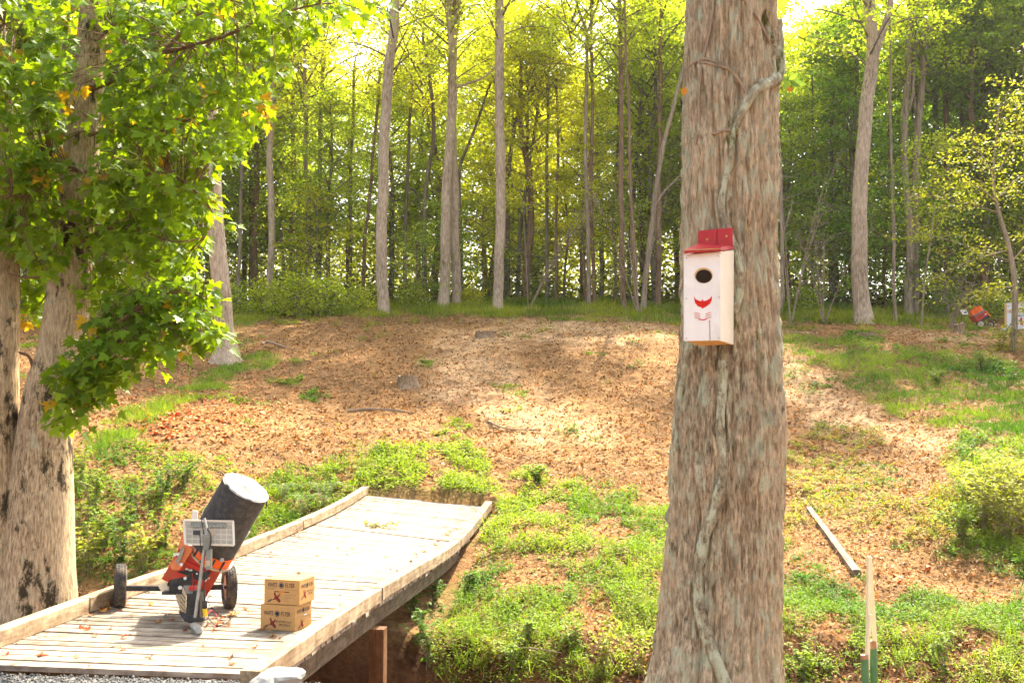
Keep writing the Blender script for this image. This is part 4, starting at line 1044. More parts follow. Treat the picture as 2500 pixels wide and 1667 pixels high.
# ================================================================== wooden lath stand on green posts
def lz(zx, zy, Y): return P(1900 + zx / 2.765, 1100 + zy / 2.765, Y)
LYd = 5.6
stand = empty('lath_stand', lz(620, 1700, LYd), 'narrow pale lath frame on two green posts at the lower right', 'stand')
def lath(a, b, w1, Y, name='lath', mat='lath', w2=None):
    pa, pb = lz(*a, Y), lz(*b, Y); hw = A([1, 0, 0]) * w1 / 2; h2 = A([1, 0, 0]) * (w2 or w1) / 2
    return MB().poly([pa - hw, pa + hw, pb + h2, pb - h2], (0, .03, 0)).build(name, M[mat], stand)
lath((619, 715), (608, 1470), .015, LYd, w2=.017); lath((625, 722), (662, 1335), .013, LYd + .035, w2=.017); lath((629, 1108), (618, 1250), .014, LYd - .03)
MB().cyl(lz(595, 1790, LYd), lz(583, 1400, LYd), .0205, 14).build('green_post', M['green_post'], stand); MB().cyl(lz(583, 1401, LYd), lz(580, 1375, LYd), .021, 14).build('post_tip', M['copper'], stand)
MB().cyl(lz(655, 1790, LYd + .05), lz(640, 1330, LYd + .05), .0205, 14).build('green_post', M['green_post'], stand); MB().cyl(lz(640, 1331, LYd + .05), lz(637, 1280, LYd + .05), .021, 14).build('post_tip', M['copper'], stand)

# ================================================================== old squared log lying on the right bank
la, lb = ground_at(1975, 1245), ground_at(2092, 1408)
lb = lb + A([0, 0, .05]); la = la + A([0, 0, .02])
d = norm(lb - la); rt = norm(np.cross(d, (0, 0, 1))); up = np.cross(rt, d); Ln = np.linalg.norm(lb - la)
me_n = 24; V = []
for i in range(me_n + 1):
    t_ = i / me_n; c_ = la + d * Ln * t_; wv = .052 + .02 * t_
    for j in range(10):
        a = 2 * math.pi * j / 10; k_ = 1 + .16 * (vnoise(A([math.cos(a) * 2.]), A([math.sin(a) * 2.]), A([t_ * 4]), 5)[0] - .5)
        V.append(c_ + (rt * max(-.8, min(.8, math.cos(a))) + up * max(-.75, min(.75, math.sin(a)))) * wv * k_ * 1.15)
Fc = [tuple(range(9, -1, -1)), tuple(me_n * 10 + j for j in range(10))] + [(i * 10 + j, i * 10 + (j + 1) % 10, i * 10 + 10 + (j + 1) % 10, i * 10 + 10 + j) for i in range(me_n) for j in range(10)]
mid = (la + lb) / 2; loc = [np.array([np.dot(A(v) - mid, d), np.dot(A(v) - mid, rt), np.dot(A(v) - mid, up)]) for v in V]
lo = MB().add(loc, Fc).build('weathered_log', M['grey_wood'], None)
lo.matrix_world = Matrix.Translation(Vector(mid)) @ Matrix((d, rt, up)).transposed().to_4x4()
tag(lo, 'bleached grey log lying down the right bank among dry grass', 'log')

# ================================================================== stumps
def stump(px, py, wpx, hpx, label, roots=5, seed=0, tilt=0):
    b = ground_at(px, py); sc_ = F / b[1]; r0 = wpx / 2 / sc_; h = hpx / sc_
    root = empty('tree_stump', b, label, 'stump'); rs = np.random.default_rng(seed)
    n = 40; rows = 9; V = []
    jag = rs.normal(0, .05, n) * h
    for i in range(rows):
        t_ = i / (rows - 1)
        for k in range(n):
            a = 2 * math.pi * k / n; fl2 = (1 - t_) ** 2.5 * (.35 + .35 * max(0, math.cos(roots * a + seed)))
            r = r0 * (.86 + fl2 + .06 * math.sin(9 * a + seed) * (1 - t_ * .5))
            V.append(b + A([r * math.cos(a), r * math.sin(a), -.15 + (h + .15) * t_ + (jag[k] if i == rows - 1 else 0) + tilt * math.cos(a) * r * t_]))
    Fc = [(i * n + k, i * n + (k + 1) % n, (i + 1) * n + (k + 1) % n, (i + 1) * n + k) for i in range(rows - 1) for k in range(n)]
    MB().add(V, Fc).build('stump_side', M['stump'], root, smooth=True)
    tv_ = V[-n:]; MB().add([p - A([0, 0, .004]) for p in tv_] + [b + A([0, 0, h - .01])], [(k, (k + 1) % n, n) for k in range(n)]).build('cut_face', M['stump_top'], root)
stump(995, 940, 56, 22, 'low broad stump in the middle of the brown slope with yellow weed beside', 4, 1)
stump(1183, 823, 52, 14, 'flat stump on the crest of the sunny slope', 5, 2)
stump(2342, 812, 26, 22, 'jagged stump left of the far red clay trap', 3, 4, .3)
stump(2118, 825, 40, 13, 'low mossy stump beneath the tall forked tree', 4, 6)

# ================================================================== far clay trap, its panel, the sign
def fz(zx, zy, Y): return P(2320 + zx / 8.711, 700 + zy / 8.711, Y)
ft = ground_at(2395, 801, 30); FY = ft[1]
far = empty('clay_trap', ft, 'red clay thrower loaded with orange targets at the edge of the far wood', 'clay trap')
def fwheel(zx, zy, r, dY, yaw):
    c_ = fz(zx, zy, FY + dY); ax = A([math.sin(yaw), -math.cos(yaw), 0])
    wl = MB().torus(c_, ax, r * .78, r * .22, 32, 8).build('wheel', M['rubber'], far, smooth=True)
    MB().cyl(c_ - ax * .03, c_ + ax * .03, r * .66, 20).build('rim', M['rim'], wl); MB().cyl(c_ - ax * .05, c_ + ax * .05, r * .12, 10).build('hub', M['grey_plastic'], wl)
fwheel(652, 795, .205, 0, R_(-25)); fwheel(868, 815, .19, .9, R_(-60))
def fpoly(pts, dY, th_): return MB().poly([fz(x, y, FY + dY) for x, y in pts], (0, th_, 0))
fb_ = fpoly([(495, 620), (735, 490), (805, 590), (690, 680), (580, 745)], -.1, .5).build('red_housing', M['red'], far, bevel=.01)
fpoly([(582, 660), (715, 570), (718, 580), (590, 672)], -.115, .01).build('slot', M['black_metal'], fb_)
fpoly([(735, 580), (765, 565), (770, 585), (742, 600)], -.115, .01).build('decal', M['white_tape'], fb_)
fpoly([(740, 495), (862, 605), (845, 635), (795, 585)], -.05, .45).build('front_lip', M['orange'], far)
fpoly([(690, 650), (830, 600), (850, 640), (760, 700), (750, 760), (705, 740)], -.02, .4).build('motor_block', M['black_metal'], far)
for (a, b) in (((490, 600), (455, 505)), ((545, 575), (510, 440)), ((600, 545), (560, 425)), ((650, 520), (600, 430))):
    MB().cyl(fz(*a, FY + .1), fz(*b, FY + .1), .115, 18).build('clay_target_stack', M['orange'], far)
for a in ((455, 500), (420, 420), (500, 440), (470, 370), (545, 420), (520, 345), (600, 410), (560, 345)): pass
for a, b in (((460, 470), (405, 400)), ((495, 440), (430, 375)), ((530, 425), (485, 345)), ((565, 415), (520, 340)), ((605, 410), (560, 345))):
    MB().cyl(fz(*a, FY), fz(*b, FY), .012, 8).build('hopper_rod', M['black_metal'], far)
mb = MB(); rp = [fz(x, y, FY) for x, y in ((405, 402), (430, 375), (485, 347), (520, 342), (560, 347))]; mb.tube(rp, .012, 6); mb.build('hopper_ring', M['black_metal'], far)
mb = MB(); mb.bar(fz(480, 620, FY - .12), fz(735, 495, FY - .12), .03, .05); mb.build('ring_plate', M['grey_plastic'], far)
MB().bar(fz(652, 795, FY + .06), fz(868, 815, FY + .84), .04).build('axle', M['black_metal'], far)
ps = empty('solar_panel', ground_at(2347, 800, 30), 'small tan panel on a short post left of the far red thrower', 'solar panel')
MB().poly([fz(208, 495, FY), fz(340, 490, FY + .1), fz(388, 585, FY), fz(262, 590, FY - .1)], (0, .04, .0)).build('panel', M['panel_back'], ps)
MB().cyl(fz(240, 800, FY), fz(245, 520, FY), .035, 10).build('post', M['bark_dark'], ps); MB().obox(fz(325, 545, FY - .08), (.05, 0, 0), (0, .01, 0), (0, 0, .03)).build('junction_box', M['black_metal'], ps)
SY = FY - 2.2
sg_o = empty('sign_board', fz(1180, 890, SY), 'white lettered sign board at the right edge beyond the thin tree', 'sign')
MB().poly([fz(1195, 345, SY), fz(1760, 330, SY), fz(1760, 900, SY), fz(1195, 890, SY)], (0, .04, 0)).build('board', M['sign_white'], sg_o)
MB().bar(fz(1172, 930, SY), fz(1172, 345, SY), .07, .09, (0, 1, 0)).build('wooden_post', M['bare_wood'], sg_o)
def stext(body, x, y, wpx, hpx, mat):
    o0 = fz(x, y, SY - .006); uu = (fz(x + 100, y, SY) - fz(x, y, SY)) / 100; v, f = text_polys(body, wpx, hpx, .012)
    mb = MB(); mb.add([o0 + uu * p[0] + A([0, 0, 1]) * np.linalg.norm(uu) * p[1] for p in v], f); mb.build('sign_lettering', mat, sg_o)
stext('Ob', 1212, 555, 75, 60, M['red_stencil']); stext('TRAP', 1440, 555, 90, 45, M['ink']); stext('T', 1535, 560, 45, 85, M['ink']); stext('60 YARDS', 1400, 640, 160, 42, M['ink'])
MB().poly([fz(x, y, SY - .008) for x, y in ((1490, 655), (1530, 655), (1535, 740), (1552, 800), (1550, 835), (1490, 790), (1485, 720))], (0, .004, 0)).build('sign_figure', M['red_stencil'], sg_o)
sbp = fz(1235, 922, SY - .35); bm = bmesh.new(); bmesh.ops.create_icosphere(bm, subdivisions=3, radius=1)
for v in bm.verts:
    v.co.z = max(-.5, v.co.z); v.co *= 1 + .12 * math.sin(v.co.x * 9 + v.co.y * 7); v.co = Vector((v.co.x * .30, v.co.y * .2, v.co.z * .075))
me = bpy.data.meshes.new('sandbag'); bm.to_mesh(me); bm.free(); tag(link('sandbag', me, M['bag'], None, sbp), 'flat grey sandbag at the foot of the white sign', 'sandbag')

# ================================================================== generic trunks and crowns
def trunk_mesh(pts, rads, n=14, flare=.6, flare_h=1.0, wob=.03, seed=0, bark=.03, step=.35, roots=5):
    """tapered trunk along a spline (world points), with root flare and bark relief; returns V, F"""
    s = spline(pts, 10); seg = np.linalg.norm(np.diff(s, axis=0), axis=1); cum = np.concatenate([[0], np.cumsum(seg)])
    m = max(6, int(cum[-1] / step)); u = cum[-1] * (np.linspace(0, 1, m) ** 1.15)
    c = np.stack([np.interp(u, cum, s[:, k]) for k in range(3)], 1)
    kk = np.interp(np.linspace(0, 1, len(s)), np.linspace(0, 1, len(pts)), rads); r = np.interp(u, cum, kk)
    c[:, :2] += (np.stack([fbm(u * .5 + seed, u * 0, None, seed, 2), fbm(u * .5, u * 0 + 5, None, seed + 1, 2)], 1) - .5) * wob
    th = np.linspace(0, 2 * math.pi, n, endpoint=False)
    T, I = np.meshgrid(th, np.arange(m)); zz_ = u[I]
    fl = np.clip(1 - zz_ / flare_h, 0, 1) ** 2 * flare
    rr = r[I] * (1 + fl * (.45 + .75 * np.maximum(0, np.cos(T * roots + seed))) + (fbm(np.cos(T) * 3 + seed, np.sin(T) * 3, zz_ * 1.2, seed, 3) - .5) * bark * 4)
    V = np.stack([c[:, 0][I] + rr * np.cos(T), c[:, 1][I] + rr * np.sin(T), c[:, 2][I]], -1).reshape(-1, 3)
    ii = np.arange(m * n).reshape(m, n); jn = np.roll(ii, -1, 1)
    return V, np.stack([ii[:-1], jn[:-1], jn[1:], ii[1:]], -1).reshape(-1, 4)

def merge(parts):
    V, Fc, o = [], [], 0
    for v, f in parts: V.append(v); Fc.append(f + o); o += len(v)
    return np.concatenate(V), np.concatenate(Fc)

def tube_np(pts, rad, n=5):
    mb = MB().tube(pts, rad, n, False); return A(mb.v), A(mb.f)

def crown(h0, h1, R, nl, per, leaves, lsize, seed, base=(.26, .31, .05), flat=.35, rise=.45, shape=1.0, spread=.5):
    """limbs and leaf sprays from height h0 to h1; returns (limb V,F), (leaf V,F,col)"""
    r = np.random.default_rng(seed); limbs, LP, LD, LN, LC = [], [], [], [], []
    for i in range(nl):
        t = (i + r.random()) / nl; h = h0 + (h1 - h0) * t; az = i * 2.399 + r.normal(0, .4)
        prof = (math.sin(math.pi * min(1, .18 + .8 * t)) ** .7) * shape + (1 - shape)
        ln = R * prof * r.uniform(.65, 1.15); el = rise * r.uniform(.4, 1.3)
        d = A([math.cos(az) * math.cos(el), math.sin(az) * math.cos(el), math.sin(el)])
        p0 = A([0, 0, h]); p1 = p0 + d * ln * .5 + A([0, 0, .08 * ln]); p2 = p0 + d * ln + r.normal(0, .15, 3) * ln * .3
        limbs.append(tube_np(spline([p0, p1, p2], 3), np.linspace(.012 + .011 * ln, .006, 9), 5))
        tone = r.uniform(.75, 1.3); yel = r.random() ** 2
        for k in range(per):
            q = r.uniform(.25, 1.08); c = (p0 * (1 - q) ** 2 + 2 * p1 * q * (1 - q) + p2 * q * q) + r.normal(0, 1, 3) * A([spread, spread, spread * .6]) * (.4 + .5 * q)
            rs = r.uniform(.35, .75)
            pt = c + r.normal(0, 1, (leaves, 3)) * A([rs, rs, rs * flat]) * .6
            od = norm(c - A([0, 0, c[2]]) + 1e-3)
            dd = norm(r.normal(0, 1, (leaves, 3)) * A([1, 1, .5]) + od * .7 + A([0, 0, -.35]))
            nn = norm(A([0, 0, 1]) + r.normal(0, .65, (leaves, 3)))
            t2 = tone * r.uniform(.8, 1.2)
            cc = A(base) * t2 * (1 - .0 * yel) + A([.07, .05, .0]) * yel
            LP.append(pt); LD.append(dd); LN.append(nn); LC.append(np.tile(cc, (leaves, 1)) * r.uniform(.75, 1.3, (leaves, 1)))
            limbs.append(tube_np([(p0 * (1 - q) ** 2 + 2 * p1 * q * (1 - q) + p2 * q * q), c], [.012, .005], 3))
    LP, LD, LN, LC = map(np.concatenate, (LP, LD, LN, LC)); n = len(LP)
    ls = lsize * np.random.default_rng(seed + 1).uniform(.7, 1.35, n)
    return merge([(v, f) for v, f in limbs]), (leafquads(LP, LD, LN, ls, ls * .62, .10, .12), quadfaces(n), np.repeat(LC, 4, 0))

def crown_meshes(name, **k):
    (lv, lf), (v, f, c) = crown(**k)
    l = np_mesh('limbs', lv, lf, None, True); l.materials.append(M['bark_dark'])
    m = np_mesh(name, v, f, c); m.materials.append(M['leaf']); return l, m
# tall slender wood trees clothed from low down to the top (heights 15 m), crowns of canopy trees, saplings
TALL = [crown_meshes('crown', h0=2.2 + i % 3, h1=15.2, R=3.0 + .3 * (i % 3), nl=42, per=9, leaves=26, lsize=.18, seed=100 + i, flat=.3, spread=.55) for i in range(6)]
CANO = [crown_meshes('crown', h0=0, h1=8.5, R=4.3, nl=26, per=7, leaves=20, lsize=.17, seed=130 + i, rise=.7, spread=.7) for i in range(4)]
SAPL = [crown_meshes('crown', h0=.5, h1=5.2, R=1.7, nl=20, per=6, leaves=20, lsize=.12, seed=160 + i, flat=.22, rise=.25, spread=.35) for i in range(4)]
SHRUB = [crown_meshes('crown', h0=.05, h1=1.5, R=1.0, nl=14, per=6, leaves=14, lsize=.14, seed=180 + i, flat=.45, rise=.75, spread=.3) for i in range(3)]
def hang(root, pair, loc, s, rot, colr, limbs='bark_dark', sz=None):
    for me, nm in ((pair[0], 'limbs'), (pair[1], 'crown')):
        o = bpy.data.objects.new(nm, me); C.objects.link(o); o.parent = root; o.location = [float(t) for t in loc]; o.rotation_euler = (0, 0, rot)
        o.scale = (s, s, sz or s); o.color = (*colr, 1)
GREENC = {'yel': (1.5, 1.35, .6), 'lime': (1.22, 1.25, .75), 'mid': (1.0, 1.1, .9), 'dark': (.75, .98, .95), 'deep': (.62, .88, .9), 'gold': (1.6, 1.35, .55)}

def wood_tree(name, label, pts, Y, wpx, mat, group=None, base_y=None, crown_k=None, tone='lime', flare=.55, kind='canopy', extra=(), taper=.62, hfac=1.0, cut=None, hide_crown=False):
    """trunk drawn through photo pixels at distance Y; pts from base upward"""
    W = [P(x, y, Y) for x, y in pts]; b = W[0].copy(); b[2] = float(H(b[0], b[1]))
    W[0] = b - A([0, 0, .35]); W.insert(1, b + (W[1] - b) * .12 if len(W) > 1 else b)
    r0 = wpx / 2 / F * Y
    dirn = norm(W[-1] - W[-2]); topz = b[2] + 15.5 * hfac
    if W[-1][2] < topz and cut is None: W.append(W[-1] + dirn * (topz - W[-1][2]) / max(.4, dirn[2]))
    rads = np.linspace(1.0, taper, len(W)) * r0
    root = empty(name, b, label, 'tree', group)
    seed = int(abs(pts[0][0])) % 97
    V, Fc = trunk_mesh(W, rads, 16 if wpx > 15 else 9, flare, .9 + r0 * 1.6, .12, seed, .03)
    parts = [(V, Fc)]
    for ex, er in extra:
        E = [P(x, y, Y) for x, y in ex]
        parts.append(tube_np(spline(E, 6), np.linspace(er, er * .45, len(E) * 6) / 2 / F * Y, 8))
    V, Fc = merge(parts)
    link('trunk', np_mesh('trunk', V - b, Fc, None, True), M[mat], root)
    if not hide_crown and cut is None:
        pr = CANO[seed % 4] if kind == 'canopy' else SAPL[seed % 4]
        tp = W[-1] - b
        hang(root, pr, tp - A([0, 0, 4.5 if kind == 'canopy' else 2.5]), 1.0 if kind == 'canopy' else 1.1, seed, GREENC[tone])
    return root

WG = 'trunks along the edge of the wood'
T = wood_tree
T('oak_tree', 'stout grey trunk with spreading roots on the left slope beside the maple boughs', [(553, 884), (545, 740), (530, 560), (522, 420), (512, 200), (500, 0)], 33.0, 50, 'bark_pale', tone='lime', flare=1.5)
T('tulip_tree', 'pale tall trunk with a kink near the top, left of the twin trunks', [(935, 752), (932, 600), (936, 400), (943, 250), (952, 150), (962, 60), (963, -40)], 46, 29, 'bark_pale', taper=.8)
T('twin_trunk_tree', 'left of the twin pale trunks, forking near the top of the photo', [(1083, 722), (1088, 560), (1095, 400), (1103, 250), (1105, 120), (1098, 40), (1093, -60)], 48, 27, 'bark_pale', extra=[([(1104, 130), (1115, 60), (1122, 0), (1126, -90)], 18), ([(1110, 215), (1140, 205), (1180, 190), (1215, 160)], 8), ([(1108, 60), (1140, 20), (1180, 10)], 7)], taper=.75)
T('twin_trunk_tree', 'right of the twin pale trunks, leaning in behind its neighbour', [(1115, 720), (1110, 560), (1106, 400), (1104, 300), (1105, 150), (1110, 0)], 48.6, 25, 'bark_pale', taper=.7)
T('tulip_tree', 'straight smooth pale trunk standing alone right of the twin trunks', [(1216, 745), (1219, 600), (1221, 400), (1220, 200), (1221, 0), (1221, -100)], 46.5, 26, 'bark_pale', taper=.82, flare=.5)
T('slender_tree', 'thin trunk forking into a V before the sky gap', [(1437, 731), (1434, 560), (1430, 350), (1430, 200), (1432, 85), (1412, 20), (1395, -60)], 48, 12, 'bark_far', extra=[([(1432, 85), (1448, 40), (1462, 0), (1475, -60)], 7)], flare=.3, taper=.5)
T('slender_tree', 'thin trunk standing close right of the V forked one', [(1450, 729), (1445, 560), (1444, 400), (1446, 250), (1444, 100)], 48.8, 11, 'bark_brown', flare=.3)
T('brown_trunk_tree', 'reddish brown trunk midway between V fork and bird box tree', [(1521, 730), (1518, 560), (1516, 400), (1518, 250), (1514, 100), (1512, -20)], 47.5, 15, 'bark_brown', flare=.4)
T('vine_clad_tree', 'thin pinkish trunk with dead vines right of the brown trunk', [(1553, 746), (1548, 640), (1541, 500), (1538, 400), (1533, 250), (1530, 150)], 45.5, 9.5, 'bark_brown', flare=.2, kind='sapling', extra=[([(1556, 700), (1552, 600), (1546, 520), (1540, 460)], 3)])
T('leaning_tree', 'grey trunk leaning right towards the bird box tree', [(1570, 735), (1580, 640), (1595, 520), (1606, 430), (1625, 330), (1650, 230)], 46.5, 15, 'bark_far', flare=.35, kind='sapling', extra=[([(1597, 505), (1620, 470), (1660, 430), (1690, 400)], 6)])
T('dark_trunk_tree', 'dull brown trunk just left of the bird box tree', [(1606, 733), (1608, 600), (1607, 450), (1610, 300), (1612, 150)], 49, 16, 'bark_brown')
T('forked_oak_tree', 'large grey trunk on the right that forks high up', [(2107, 762), (2097, 660), (2096, 540), (2104, 400), (2117, 260), (2132, 125), (2126, 60), (2118, -40)], 43, 42, 'bark_pale', flare=.85, extra=[([(2133, 135), (2150, 90), (2168, 40), (2182, -40)], 26)], taper=.6)
T('crooked_tree', 'thin crooked trunk just right of the bird box tree', [(1893, 752), (1911, 728), (1912, 690), (1908, 560), (1905, 400), (1895, 250), (1890, 120)], 44, 11, 'bark_far', flare=.1, kind='sapling', extra=[([(1910, 575), (1925, 530), (1936, 490)], 4)])
T('double_stem_tree', 'left stem of the pale pair right of the forked oak', [(2217, 750), (2218, 560), (2208, 400), (2205, 280), (2215, 200), (2222, 60)], 49, 20, 'bark_far', extra=[([(2208, 300), (2226, 240), (2232, 180), (2240, 90)], 9)])
T('double_stem_tree', 'right stem of the pale pair, forking like a Y high up', [(2232, 748), (2234, 560), (2236, 400), (2240, 290), (2254, 180), (2262, 40)], 49.5, 23, 'bark_far', extra=[([(2240, 290), (2228, 220), (2230, 140), (2240, 60)], 11), ([(2242, 400), (2290, 370), (2340, 320)], 5)])
T('slender_tree', 'thin dark speckled trunk right of the forked oak', [(2184, 765), (2183, 640), (2180, 500), (2178, 400), (2176, 300)], 44.5, 9, 'bark_far', flare=.2, kind='sapling')
T('leaning_sapling', 'slim leaning sapling stem before the pale pair', [(2247, 768), (2255, 680), (2268, 610), (2275, 560)], 43.8, 6, 'bark_far', flare=.1, kind='sapling', hfac=.35)
for x, wp, lab, mt in ((2287, 20, 'broad mossy trunk left in the far row above the red thrower', 'bark_far'), (2311, 17, 'brown trunk second in the far row above the red thrower', 'bark_brown'), (2350, 10, 'dark trunk over the small tan panel', 'bark_brown'),
                       (2378, 15, 'black trunk rising right behind the red thrower', 'bark_dark'), (2418, 8, 'slim grey trunk right of the red thrower', 'bark_far'), (2437, 8, 'slim pale trunk between red thrower and sign', 'bark_far'), (2474, 17, 'black trunk above the white sign', 'bark_dark'), (2498, 14, 'brown trunk at the right edge of the photo', 'bark_brown')):
    T('far_wood_tree', lab, [(x, 752), (x + 1, 560), (x - 3, 300), (x, 60)], 51 + (x % 7) * .5, wp, mt, flare=.3, tone='dark')
for spec in (([(660, 735), (662, 560), (660, 400), (663, 250), (668, 120)], 20, 'bark_pale', 'wide pale trunk half hidden by leaves beyond the left oak'),
             ([(703, 722), (688, 600), (680, 500), (668, 455)], 9, 'bark_dark', 'bent dark stem arching left with yellow leaves'),
             ([(752, 716), (754, 560), (748, 400), (746, 250), (743, 110)], 14, 'bark_far', 'grey trunk with ivy behind the left bushes'),
             ([(778, 722), (782, 560), (781, 400), (784, 250), (792, 60)], 15, 'bark_dark', 'dark trunk with a curved limb towards the sky gap'),
             ([(852, 706), (856, 560), (857, 400), (862, 280), (866, 150)], 10, 'bark_dark', 'dark stem third left of the kinked pale trunk'),
             ([(884, 728), (889, 600), (900, 500), (912, 360), (922, 240)], 10, 'bark_brown', 'brown stem slanting behind the kinked pale trunk'),
             ([(989, 660), (990, 560), (994, 450), (1000, 330)], 11, 'bark_dark', 'black trunk with a crooked limb right of the kinked trunk'),
             ([(1038, 722), (1036, 600), (1042, 450), (1060, 330), (1048, 180), (1032, 90)], 13, 'bark_dark', 'dark trunk left of the twins whose top bends left'),
             ([(1127, 700), (1124, 560), (1122, 420), (1150, 340)], 11, 'bark_dark', 'shaded trunk close right of the twins'),
             ([(1240, 706), (1238, 600), (1240, 480), (1244, 400), (1262, 280), (1300, 215), (1330, 160), (1390, 40)], 13, 'bark_dark', 'dark tree whose limbs fan out to the right under the sky gap'),
             ([(1262, 705), (1268, 600), (1276, 520), (1290, 420)], 12, 'bark_dark', 'dark leaning trunk right of the lone pale one'),
             ([(1283, 700), (1282, 600), (1284, 480)], 9, 'bark_dark', 'thin dark stem by the light gap in the wood'),
             ([(1334, 712), (1334, 600), (1335, 470), (1336, 380)], 11, 'bark_dark', 'black stem left of the forking bush'),
             ([(1355, 720), (1358, 600), (1360, 480), (1364, 380), (1362, 280)], 9, 'bark_brown', 'olive brown stem behind the forking bush'),
             ([(1374, 716), (1378, 650), (1386, 590), (1384, 520), (1380, 470)], 7, 'bark_brown', 'small pinkish forking bush stem on the crest'),
             ([(1503, 722), (1502, 600), (1504, 520)], 9, 'bark_dark', 'shaded thin stem left of the brown trunk'),
             ([(1535, 720), (1538, 600), (1545, 500)], 13, 'bark_dark', 'black trunk deep behind the vine clad one'),
             ([(585, 600), (586, 500), (588, 420)], 11, 'bark_far', 'grey stem glimpsed left of the hidden wide trunk'),
             ([(615, 560), (613, 480), (610, 430)], 11, 'bark_brown', 'brown stem glimpsed between the grey and the wide trunk'),
             ([(2030, 745), (2028, 600), (2030, 450)], 11, 'bark_dark', 'black stem left of the forked oak'),
             ([(1985, 745), (1984, 600), (1988, 450), (1985, 330)], 6, 'bark_brown', 'spindly brown stem between bird box tree and forked oak'),
             ([(2065, 740), (2062, 600), (2064, 520)], 5, 'bark_brown', 'thin reddish stem close left of the forked oak'),
             ([(2160, 745), (2160, 600), (2168, 450), (2172, 330)], 9, 'bark_brown', 'brown stem close right of the forked oak'),
             ([(235, 720), (236, 640), (238, 560)], 18, 'bark_pale', 'pale trunk seen between the maple boughs'),
             ([(392, 690), (394, 600), (398, 520)], 14, 'bark_pale', 'pale trunk seen above the lower maple bough')):
    pts, wp, mt, lab = spec
    ex = []
    if pts[0][0] == 778: ex = [([(786, 205), (800, 180), (840, 150), (885, 130)], 6), ([(784, 180), (760, 165), (740, 150)], 4)]
    if pts[0][0] == 1240: ex = [([(1262, 285), (1285, 230), (1296, 160), (1312, 75)], 5), ([(1275, 265), (1340, 170), (1370, 80), (1388, 35)], 6), ([(1255, 310), (1250, 230), (1252, 180)], 4), ([(1310, 205), (1350, 195), (1390, 200)], 4), ([(1300, 215), (1335, 120), (1350, 60)], 4)]
    if pts[0][0] == 989: ex = [([(996, 460), (1015, 470), (1030, 520), (1038, 560)], 5)]
    if pts[0][0] == 1374: ex = [([(1386, 590), (1396, 560), (1404, 500), (1410, 470)], 4), ([(1384, 540), (1372, 500), (1368, 470)], 3)]
    T('wood_tree', lab, pts, 50 + (pts[0][0] % 11) * .45, wp, mt, flare=.25, kind='sapling' if wp < 12 else 'canopy', tone='yel' if 600 < pts[0][0] < 1500 else 'mid', extra=ex, hfac=.8)

# ------------------------------------------------------------------ leafy trees filling the wood
def top_limit(px):
    xs = [-300, 600, 740, 820, 880, 960, 1030, 1180, 1260, 1340, 1460, 1540, 1620, 1880, 1940, 2010, 2080, 2800]
    ysv = [-120, -80, -10, 150, 250, 60, 0, -60, 60, 110, 150, 40, -60, -20, 95, 60, -60, -120]
    return np.interp(px, xs, ysv)
NAMES = [(-400, 560, 'beyond the maple'), (560, 800, 'right of the left oak'), (800, 960, 'around the kinked pale trunk'), (960, 1160, 'behind the twin pale trunks'), (1160, 1330, 'behind the lone straight trunk'),
         (1330, 1480, 'under the bright sky gap'), (1480, 1700, 'left of the bird box'), (1700, 2010, 'right of the bird box'), (2010, 2200, 'around the forked oak'), (2200, 2380, 'behind the pale pair'), (2380, 3000, 'at the right edge')]
def zone(px):
    for a, b, s in NAMES:
        if a <= px < b: return s
    return NAMES[-1][2]
wood_list = []
tmesh = []
for i in range(5):
    V, Fc = trunk_mesh([A([0, 0, -.4]), A([0, 0, 1.]), A([.1 * (i - 2), .1, 6.]), A([.2 * (2 - i), -.1, 11]), A([0, 0, 15.3])], A([1, 1, .8, .55, .12]) * (.13 + .02 * i), 9, .4, 1.0, .25, 300 + i)
    me = np_mesh('trunk', V, Fc, None, True); me.materials.append(M['bark_dark' if i % 2 else 'bark_brown']); tmesh.append(me)
placed = []; tries = 0; rf_ = random.Random(11)
while len(placed) < 92 and tries < 8000:
    tries += 1; Y = 49.5 + 23 * rf_.random() ** 1.1; px = rf_.uniform(-180, 2680)
    X = (px - 1250) / F * Y
    if any((X - a) ** 2 + (Y - b) ** 2 < (2.1 + .03 * (Y - 50)) ** 2 for a, b in placed): continue
    placed.append((X, Y)); z = float(H(X, Y)); lim = top_limit(px) + rf_.uniform(-30, 90)
    ztop = P(px, lim, Y)[2]; h = min(24, max(6, ztop - z)) * rf_.uniform(.85, 1.05); i = rf_.randrange(6); s = h / 15.4
    if px < 560: tn = rf_.choice(['mid', 'dark', 'lime'])
    elif px < 800: tn = rf_.choice(['mid', 'lime', 'dark', 'yel'])
    elif px < 1000: tn = rf_.choice(['yel', 'lime', 'mid', 'lime'])
    elif px < 1500: tn = rf_.choice(['yel', 'gold', 'lime', 'yel'])
    elif px < 1700: tn = rf_.choice(['mid', 'lime', 'dark'])
    elif px < 2050: tn = rf_.choice(['yel', 'mid', 'dark', 'lime'])
    else: tn = rf_.choice(['dark', 'deep', 'mid', 'dark'])
    word = {'yel': 'yellow green', 'lime': 'light green', 'mid': 'mid green', 'dark': 'dark green', 'deep': 'deep green', 'gold': 'golden'}[tn]
    root = empty('leafy_tree', (X, Y, z), '%s leafy tree in the wood %s' % (word, zone(px)), 'tree', '%s trees %s' % (word, zone(px)))
    wood_list.append((px, root))
    sxy = min(1.25, max(.75, s * 1.0))
    o = bpy.data.objects.new('trunk', tmesh[rf_.randrange(5)]); C.objects.link(o); o.parent = root; o.scale = (sxy, sxy, s)
    k_ = rf_.uniform(.85, 1.15); gcol = tuple(t * k_ for t in GREENC[tn])
    hang(root, TALL[i], (0, 0, 0), sxy, rf_.uniform(0, 6.28), gcol, sz=s)
